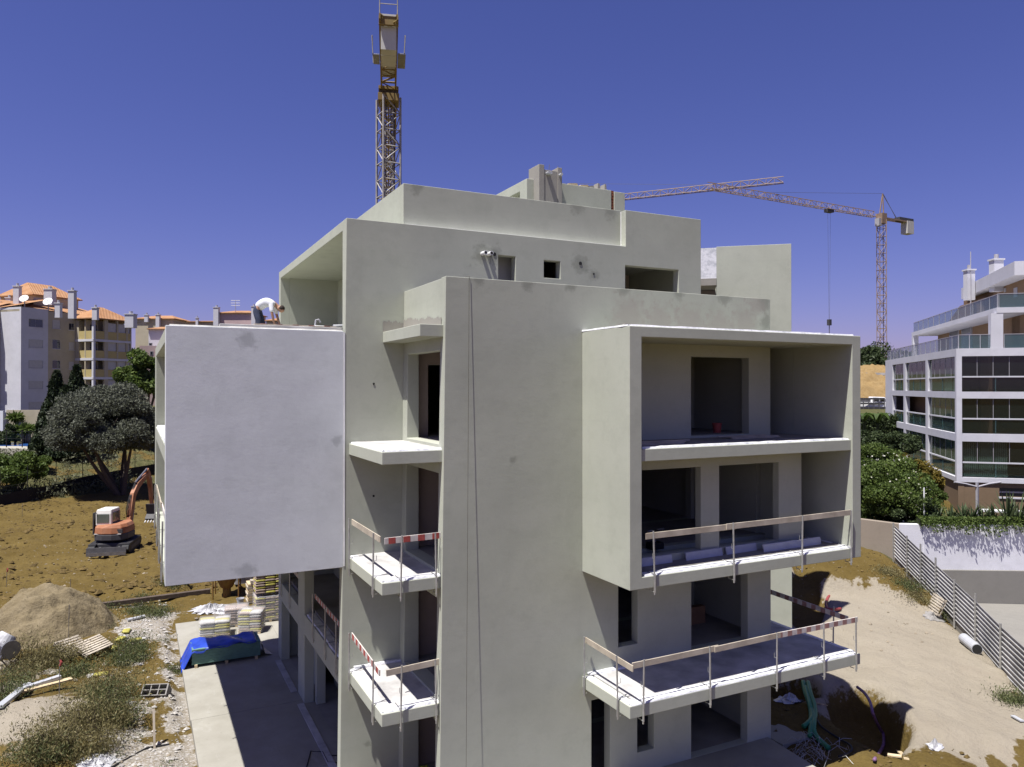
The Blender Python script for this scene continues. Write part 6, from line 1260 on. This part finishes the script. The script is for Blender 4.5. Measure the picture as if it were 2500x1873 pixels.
# trees on the left
def tree(name, label, base, c, R3, n, mat, seed, size, clumps, trunks, r0, group=None, clump=None):
    o = thing(name, label, 'tree', base, 0, group); P = crown_points(c, R3, clumps, n//clumps, clump or min(R3)*.36, seed, .35); leaves('crown', P, size, M[mat], o, .45, seed=seed)
    g_ = np.random.default_rng(seed+1); b = Vector(base)
    for k in range(trunks):
        a = g_.random()*6.28; e = Vector(c)+Vector((math.cos(a)*R3[0]*.5, math.sin(a)*R3[1]*.5, R3[2]*.1)); m_ = b.lerp(e, .45)+Vector((g_.normal()*.25, g_.normal()*.25, 0))
        MB().tube(smooth_path([b+Vector((math.cos(a)*r0*.5, math.sin(a)*r0*.5, -.3)), m_, e], 4), [r0*(1-.75*i/8) for i in range(9)], 7).build('trunk' if k == 0 else 'limb', 'bark', o, smooth=True)
        for q in range(2):
            e2 = e+Vector((g_.normal()*R3[0]*.3, g_.normal()*R3[1]*.3, R3[2]*.35)); MB().tube([m_.lerp(e, .6), e2], [r0*.35, r0*.1], 5).build('branch', 'bark', o)
    return o
ob = onZ(*cLM(1170, 800), 0); tree('olive_tree', 'large grey-green olive tree with several leaning trunks', (ob.x, ob.y, hz(ob.x, ob.y)), tuple(at(*cLM(1040, 300), 77)), (5.7, 5.2, 5.2), 120000, 'olive', 31, .27, 150, 6, .28, clump=1.25)
tree('fig_tree', 'small bright green tree inside the field fence', zd(-10.3, 86.6), tuple(at(*cLM(160, 640), 72.5)), (3.0, 2.6, 2.2), 12000, 'gleaf', 33, .34, 26, 3, .13, clump=.8)
tree('fig_tree', 'sparse young tree behind the small green one', (at(*cLM(340, 600), 80).x, at(*cLM(340, 600), 80).y, hz(at(*cLM(340, 600), 80).x, at(*cLM(340, 600), 80).y)), tuple(at(*cLM(290, 520), 80)), (2.2, 2.0, .9), 4500, 'gleaf', 34, .32, 14, 3, .1, clump=.6)
def cypress(label, x_, ytop, d, ybase, w_, seed):
    t = at(*cLT(x_, ytop), d); b = at(*cLM(x_*420/1988*1657/420, ybase), d); h = t.z-b.z; o = thing('cypress_tree', label, 'tree', b, 0, 'cypress trees'); g_ = np.random.default_rng(seed); n = 11000
    tt_ = g_.random(n)**1.15; a = g_.random(n)*6.28; rad = w_*np.sin(np.clip((1-tt_)*1.25+.08, 0, 1.6))**.8*(.55+.45*g_.random(n))*(.75+.5*vnoise(a*1.3, tt_*7, seed)); P = np.stack([b.x+np.cos(a)*rad, b.y+np.sin(a)*rad, b.z+.5+tt_*h*.98], 1)
    leaves('crown', P, .5, M['cyp'], o, .4, up=1.6, seed=seed); MB().tube([b-Vector((0, 0, .5)), b+Vector((0, 0, h*.7))], [.25, .08], 7).build('trunk', 'bark', o)
cypress('slender dark cypress nearest the swimming pool', 650, 1245, 88, 500, 1.9, 71); cypress('tallest dark cypress behind the olive tree', 885, 1180, 88, 450, 1.9, 72); cypress('dark cypress squeezed between the two tall ones', 770, 1420, 87, 480, 2.1, 73); cypress('short dark cypress by the yellow balconies', 985, 1420, 90, 400, 1.3, 74); cypress('broad low cypress over the pool edge', 570, 1560, 88, 490, 1.9, 75)
pt_ = at(*cLT(1700, 1400), 96); tree('palm_tree', 'green palm-like tree between the apartment block and the white wing', vz(pt_, 3), tuple(pt_), (3.2, 3.2, 4.2), 12000, 'gleaf', 76, .6, 30, 3, .25, clump=1.1)
for i, (x_, y_, d, h_, lab) in enumerate(((150, 75, 100, 5.5, 'tall thin palm standing before the beige yard wall'), (235, 185, 99.5, 2.2, 'small palm beside the yard door'), (260, 185, 99.2, 2.2, 'small palm right of the yard door'), (145, 190, 99, 2.0, 'short palm under the tall thin one'))):
    p = at(*cLM(x_, y_), d); b = vz(p, 3.3); o = thing('palm', lab, 'palm', b, 0, 'palms by the pool'); MB().tube([b, p], [.13, .09], 7).build('trunk', 'bark', o); leaves('fronds', blob(tuple(p), (1.0, 1.0, .6), 220, 80+i, .2), .8, M['gleaf'], o, .25, up=-.1, seed=80+i)
shrub_px('pool_shrub', 'dark rounded shrub by the left end of the pool', cLM, 20, 225, 97, 1.9, 1.3, 5000, 'dleaf', 85, .3, clumps=16)
# scrub beyond the field fence (one mass) and field-edge grass
g_ = np.random.default_rng(5); n = 42000; X = -34+52*g_.random(n); Y = 80.85+.95*(np.clip(X, -40, 14)+11)+.8+22*g_.random(n)**1.2; keep = (fbm(X*.22, Y*.22, 12) > .47) & (Y < 112); X, Y = X[keep], Y[keep]
Z = height(X, Y)+g_.random(len(X))**1.6*1.7*(fbm(X*.3, Y*.3, 15)+.2)
sc_ = leaves('scrub', np.stack([X, Y, Z], 1), .34, M['scrub'], None, .3, up=.8, seed=6); tag(sc_, 'grey-green scrub growing beyond the field fence', kind='stuff')
n = 9000; X = -30+46*g_.random(n); Y = 80.85+.95*(X+11)+1+20*g_.random(n); Z = height(X, Y)+.12; tag(leaves('dry_grass', np.stack([X, Y, Z], 1), .4, M['dry'], None, .15, up=1.5, seed=8), 'dry grass between the scrub', kind='stuff')
# distant things seen through the gap on the right
def far_tree(label, g, x_, y_, d, w_, h_, seed, mat='dleaf'):
    p = at(*g(x_, y_), d); tree('far_tree', label, vz(p, p.z-h_*1.5), tuple(p), (w_, w_, h_), 5000, mat, seed, .8, 22, 2, .3, 'distant trees on the hill', clump=w_*.3)
for i, (x_, y_, d, w_, h_, lab) in enumerate(((230, 1230, 190, 8, 5, 'broad distant tree under the crane mast'), (130, 1260, 185, 5, 5, 'darker distant tree beside the pale house'), (320, 1230, 195, 8, 5, 'distant tree touching the white building edge'), (60, 1250, 200, 7, 5, 'distant tree hidden at the box edge'), (240, 1310, 170, 6, 3.5, 'low distant trees above the earth bank'))): far_tree(lab, cRT, x_, y_, d, w_, h_, 600+i)
house('small pale house among the distant hill trees', cRT, 100, 150, 1200, 1185, 1300, 200, 118, 'wwall', ((110, 1225, 120, 1240), (130, 1225, 140, 1240)), (), roof=None)
eb = at(*cRT(210, 1480), 128); ebh = heap('earth_bank', 'steep ochre earth bank behind the parked white pickup', eb.x, eb.y, 26, 12, 6.2, sandmat('bank_earth', (.22, .145, .06), (.30, .21, .10)), 14, n=70); ebh['kind'] = 'structure'; del ebh['category']
cs = at(*cRT(265, 1340), 122); csb = thing('slab_stack', 'stack of long pale concrete panels on top of the earth bank', 'panels', cs)
for k in range(4): MB().beam(vz(cs, cs.z-1.0+k*.55)-RT*5, vz(cs, cs.z-1.0+k*.55)+RT*7, 2.5, .42).build('panel', 'curb', csb)
rl = at(*cRT(215, 1385), 120); tag(MB().beam(rl-RT*12, rl+RT*10, .5, .7).build('bank_wall', 'pvc'), 'grey concrete edge beam along the top of the earth bank', 'beam')
# white pickup
vp = at(*cRT(270, 1640), 108); pk = thing('pickup_truck', 'white crew-cab pickup truck parked below the earth bank', 'truck', vz(vp, vp.z-.3), -YAW-.15)
def L_(): return local(pk, MB())
L_().prism([(-2.9, -.95, .45), (2.6, -.95, .45), (2.6, -.95, .95), (1.3, -.95, 1.12), (-2.9, -.95, 1.12)], (0, 1.9, 0)).build('body', 'white', pk, bevel=.06)
cbn = L_().prism([(-1.25, -.85, 1.12), (1.25, -.85, 1.12), (.55, -.85, 1.85), (-1.1, -.85, 1.9)], (0, 1.7, 0)).build('cab', 'white', pk, bevel=.06)
L_().prism([(-1.05, -.87, 1.2), (-.2, -.87, 1.2), (-.25, -.87, 1.75), (-.95, -.87, 1.78)], (0, .02, 0)).build('side_window', 'glassd', cbn); L_().prism([(-.08, -.87, 1.2), (.95, -.87, 1.2), (.42, -.87, 1.74), (-.1, -.87, 1.75)], (0, .02, 0)).build('side_window', 'glassd', cbn)
L_().prism([(1.235, -.75, 1.16), (.60, -.70, 1.80), (.60, .70, 1.80), (1.235, .75, 1.16)], (.03, 0, .03)).build('windscreen', 'glassd', cbn)
for x_ in (-1.9, 1.7):
    for y_ in (-.9, .72): t_ = L_().cyl((x_, y_, .36), (x_, y_+.2, .36), .36, 18).build('wheel', 'black', pk); L_().cyl((x_, y_-.01, .36), (x_, y_+.21, .36), .2, 14).build('rim', 'alu', t_)
for y_ in (-.7, .7): L_().box((2.58, y_-.16, .72), (2.63, y_+.16, .9)).build('headlight', 'pvc', pk)
L_().box((-2.85, -.9, 1.12), (-1.35, -.86, 1.5)).build('cargo_rack', 'steel', pk); L_().box((-2.85, .86, 1.12), (-1.35, .9, 1.5)).build('cargo_rack', 'steel', pk)
lt = at(*cRT(140, 1605), 107); o = thing('lattice_trailer', 'dark lattice crate standing behind the pickup', 'crate', vz(lt, lt.z-.7)); 
for k in range(8): MB().beam(vz(lt, lt.z-.7)-RT*2.6+RT*k*.75, vz(lt, lt.z+.9)-RT*2.6+RT*k*.75, .1, .1).build('upright', 'steel', o)
for k in range(3): MB().beam(vz(lt, lt.z-.5+k*.65)-RT*2.6, vz(lt, lt.z-.5+k*.65)+RT*2.7, .1, .25).build('crossbar', 'exdk', o)

# ------------------------------------------------------------------ tower cranes
M['cry'] = plain('crane_yellow', (.27, .20, .065), .6, .25, 2, .05, c2=(.20, .125, .045)); M['crg'] = plain('crane_grey', (.31, .305, .30), .6, .3, 2.5, .05, c2=(.36, .33, .30)); M['cro'] = plain('crane_orange', (.25, .175, .12), .6, .2, 1, 0); M['ballast'] = plaster('ballast_concrete', (.50, .49, .45))
def lattice(name, parent, p, q, w_, h_, bay, tube_r, mats, up=(0, 0, 1), side=None, tri=False):
    p, q = Vector(p), Vector(q); d_ = (q-p).normalized(); s_ = (side if side is not None else (RT if abs(d_.z) > .9 else d_.cross(Vector(up)))).normalized(); u_ = s_.cross(d_).normalized(); Lg = (q-p).length
    cor = [(-w_/2, 0), (w_/2, 0), (0, h_)] if tri else [(-w_/2, -h_/2), (w_/2, -h_/2), (w_/2, h_/2), (-w_/2, h_/2)]
    C_ = [[p+s_*a+u_*b, q+s_*a+u_*b] for a, b in cor]
    for a, b in C_: MB().beam(a, b, tube_r*2, tube_r*2, up=(.3, .2, .9)).build(name+'_chord', mats[0], parent)
    n = max(1, int(round(Lg/bay))); mb = MB(); k_ = len(C_)
    for i in range(n):
        for e in range(k_):
            a0, a1 = C_[e]; b0, b1 = C_[(e+1) % k_]; t0, t1 = i/n, (i+1)/n
            A, B_ = a0.lerp(a1, t0), b0.lerp(b1, t1)
            if (i+e) % 2: A, B_ = b0.lerp(b1, t0), a0.lerp(a1, t1)
            mb.beam(A, B_, tube_r*1.1, tube_r*1.1, up=(.3, .5, .8)); mb.beam(a0.lerp(a1, t0), b0.lerp(b1, t0), tube_r*1.1, tube_r*1.1, up=(.3, .5, .8))
    tag(mb.build(name+'_lattice', mats[-1], parent), kind='stuff'); return C_
# near crane, counter-jib towards the camera
dN = 52; base = at(948, 1000, dN); zt = at(948, 226, dN).z; nc = thing('tower_crane', 'tall near tower crane with grey mast and yellow counter-jib holding concrete ballast', 'crane', vz(base, 0))
toC = Vector((-base.x, -base.y, 0)).normalized()
tw = Matrix.Rotation(R(22), 3, 'Z') @ toC; sd_ = tw.cross(Vector((0, 0, 1)))
lattice('mast', nc, vz(base, 0), vz(base, zt-.4), 1.25, 1.25, 1.15, .055, ('crg', 'crg'), side=sd_)
lattice('inner_mast', nc, vz(base, 0), vz(base, zt-.4), .62, .62, .9, .03, ('bark', 'crg'), side=sd_)
B3 = vz(base, zt)
MB().box((-.7, -.7, -.9), (.7, .7, -.25)).build('slew_base', 'cry', nc) if False else None
def cbox(name, mat, a, b, parent=nc):                       # box in the crane frame: x across, y towards the camera, z up
    sx = toC.cross(Vector((0, 0, 1))); m4 = Matrix((sx, toC, Vector((0, 0, 1)))).transposed().to_4x4(); m4.translation = B3; q = MB(); q.M = m4; return q.box(a, b).build(name, mat, parent, bevel=.01)
cbox('slew_base', 'cry', (-.72, -.72, -.75), (.72, .72, -.25)); cbox('slew_ring', 'bark', (-.62, -.62, -.25), (.62, .62, .0)); cbox('slew_collar', 'cry', (-.68, -.75, .0), (.68, .75, .22))
sx = toC.cross(Vector((0, 0, 1)))
def P3(x_, y_, z_): return B3+sx*x_+toC*y_+Vector((0, 0, z_))
lattice('counter_jib', nc, P3(0, .6, .3), P3(0, 4.5, .45), .95, .5, .9, .05, ('cry', 'cry'), side=sx)
lattice('counter_jib', nc, P3(0, 4.5, .5), P3(0, 9.8, .5), .95, .3, 1.2, .06, ('cry', 'cry'), side=sx)
for s_ in (-1, 1): MB().beam(P3(s_*.50, 4.3, .5), P3(s_*.50, 9.9, .5), .09, .28).build('side_beam', 'cry', nc)
for k, (y0, y1, z0) in enumerate(((6.1, 6.85, -.75), (6.9, 7.65, -.95), (7.7, 8.45, -1.1), (8.5, 9.25, -1.1))): cbox('ballast_block', 'ballast', (-.44, y0, z0), (.44, y1, .95))
cbox('cross_beam', 'cry', (-.56, 9.35, .2), (.56, 9.55, .7)); cbox('winch_frame', 'cry', (-.5, 4.4, .3), (.5, 4.65, .75)); cbox('cabinet', 'ballast', (-.42, 1.2, .6), (.42, 3.8, 1.1))
for s_, y0, y1 in ((-1, 3.7, 5.8), (1, 4.1, 5.5)):
    cbox('side_platform', 'steel', (.56 if s_ > 0 else -1.05, y0, .2), (.95 if s_ > 0 else -.56, y1, .28))
    for y_ in (y0, y1): MB().cyl(P3(s_*.96, y_, .28), P3(s_*1.03, y_, 1.4), .03, 6).build('rail_post', 'crg', nc)
    for h_ in (.8, 1.4): MB().cyl(P3(s_*1.0, y0, h_), P3(s_*1.0, y1, h_), .025, 6).build('rail', 'crg', nc)
for s_ in (-1, 1): MB().cyl(P3(s_*.5, 9.7, .5), P3(s_*.5, 9.7, 2.0), .035, 6).build('rail_post', 'crg', nc)
MB().cyl(P3(-.5, 9.7, 1.3), P3(.5, 9.7, 1.3), .025, 6).build('rail', 'crg', nc)
lattice('jib', nc, P3(0, -.8, .4), P3(0, -38, .4), 1.1, 1.0, 1.6, .05, ('cry', 'cry'), side=sx, tri=True)
# far crane A
def far_crane(label, mast, dm, ybase, mastw, jibtip, dt, peak_y, counter, trolley, hookz, mats):
    mp = at(mast[0], mast[1], dm); b = at(mast[0], ybase, dm); o = thing('tower_crane', label, 'crane', b); tp_ = at(*jibtip, dt); tp_.z = mp.z+.2
    lattice('mast', o, vz(mp, b.z), vz(mp, mp.z-.5), mastw, mastw, mastw*1.25, .085, mats); 
    jd = (tp_-mp); jd.z = 0; jd.normalize(); sdj = jd.cross(Vector((0, 0, 1)))
    lattice('jib', o, mp+jd*3, tp_, 1.3, 1.5, 2.0, .065, mats, side=sdj, tri=True)
    MB().beam(mp+Vector((0, 0, -1.5)), mp+Vector((0, 0, 1.2)), mastw*1.1, mastw*1.1).build('slew_unit', mats[0], o)
    pk_ = vz(mp, at(mast[0], peak_y, dm).z)-jd*0.5
    for s_ in (-1, 1): MB().beam(mp+sdj*s_*.7, pk_, .22, .22).build('peak_leg', mats[0], o)
    MB().beam(mp+jd*.9, pk_, .2, .2).build('peak_leg', mats[0], o)
    MB().beam(pk_, mp.lerp(tp_, .70)+Vector((0, 0, 1.5)), .06, .06).build('pendant', 'steel', o)
    ce = mp-jd*counter
    for s_ in (-1, 1): MB().beam(mp+sdj*s_*.7, ce+sdj*s_*.7, .25, .4).build('counter_jib_beam', mats[0], o); MB().beam(pk_+sdj*s_*.1, mp-jd*counter*(.55+.1*s_)+sdj*s_*.6, .09, .09).build('pendant', 'steel', o)
    for k in range(3): MB().beam(ce+jd*(.6+k*.95)+Vector((0, 0, .2)), ce+jd*(.6+k*.95)+Vector((0, 0, -3.2)), .85, 2.0, up=tuple(sdj)).build('ballast_block', 'ballast', o)
    MB().beam(ce+Vector((0, 0, .5)), ce+jd*6+Vector((0, 0, .5)), 1.6, .9).build('winch_deck', 'exdk', o)
    MB().beam(mp+jd*1.2-Vector((0, 0, .2)), mp+jd*1.2-Vector((0, 0, 2.2)), 1.3, 1.3).build('cab', 'alu', o)
    if trolley:
        t_ = mp.lerp(tp_, trolley)-Vector((0, 0, .4)); MB().beam(t_-jd*1.1, t_+jd*1.1, 1.3, .8).build('trolley', 'exdk', o)
        if hookz:
            hk_ = vz(t_, hookz)
            for s_ in (-.5, .5): MB().beam(t_+jd*s_, hk_+jd*s_*.2, .04, .04).build('hoist_rope', 'steel', o)
            MB().beam(hk_, hk_-Vector((0, 0, 1.5)), .8, .8).build('hook_block', 'exdk', o); MB().tube([hk_-Vector((0, 0, 1.5)), hk_-Vector((0, 0, 4.0)), hk_-Vector((.3, 0, 4.4)), hk_-Vector((.5, 0, 4.1))], .12, 6).build('hook', 'steel', o)
    return o
far_crane('distant orange tower crane with lattice mast, hook rope and counterweights', (2152, 533), 200, 925, 1.75, (1727, 470), 171, 472, 12.5, .335, at(1992, 780, 190).z, ('cro', 'cro'))
far_crane('distant tower crane whose jib crosses behind the stair head', (1338, 507), 204, 980, 1.6, (1913, 446), 180, 447, 9, .33, None, ('cro', 'cro'))
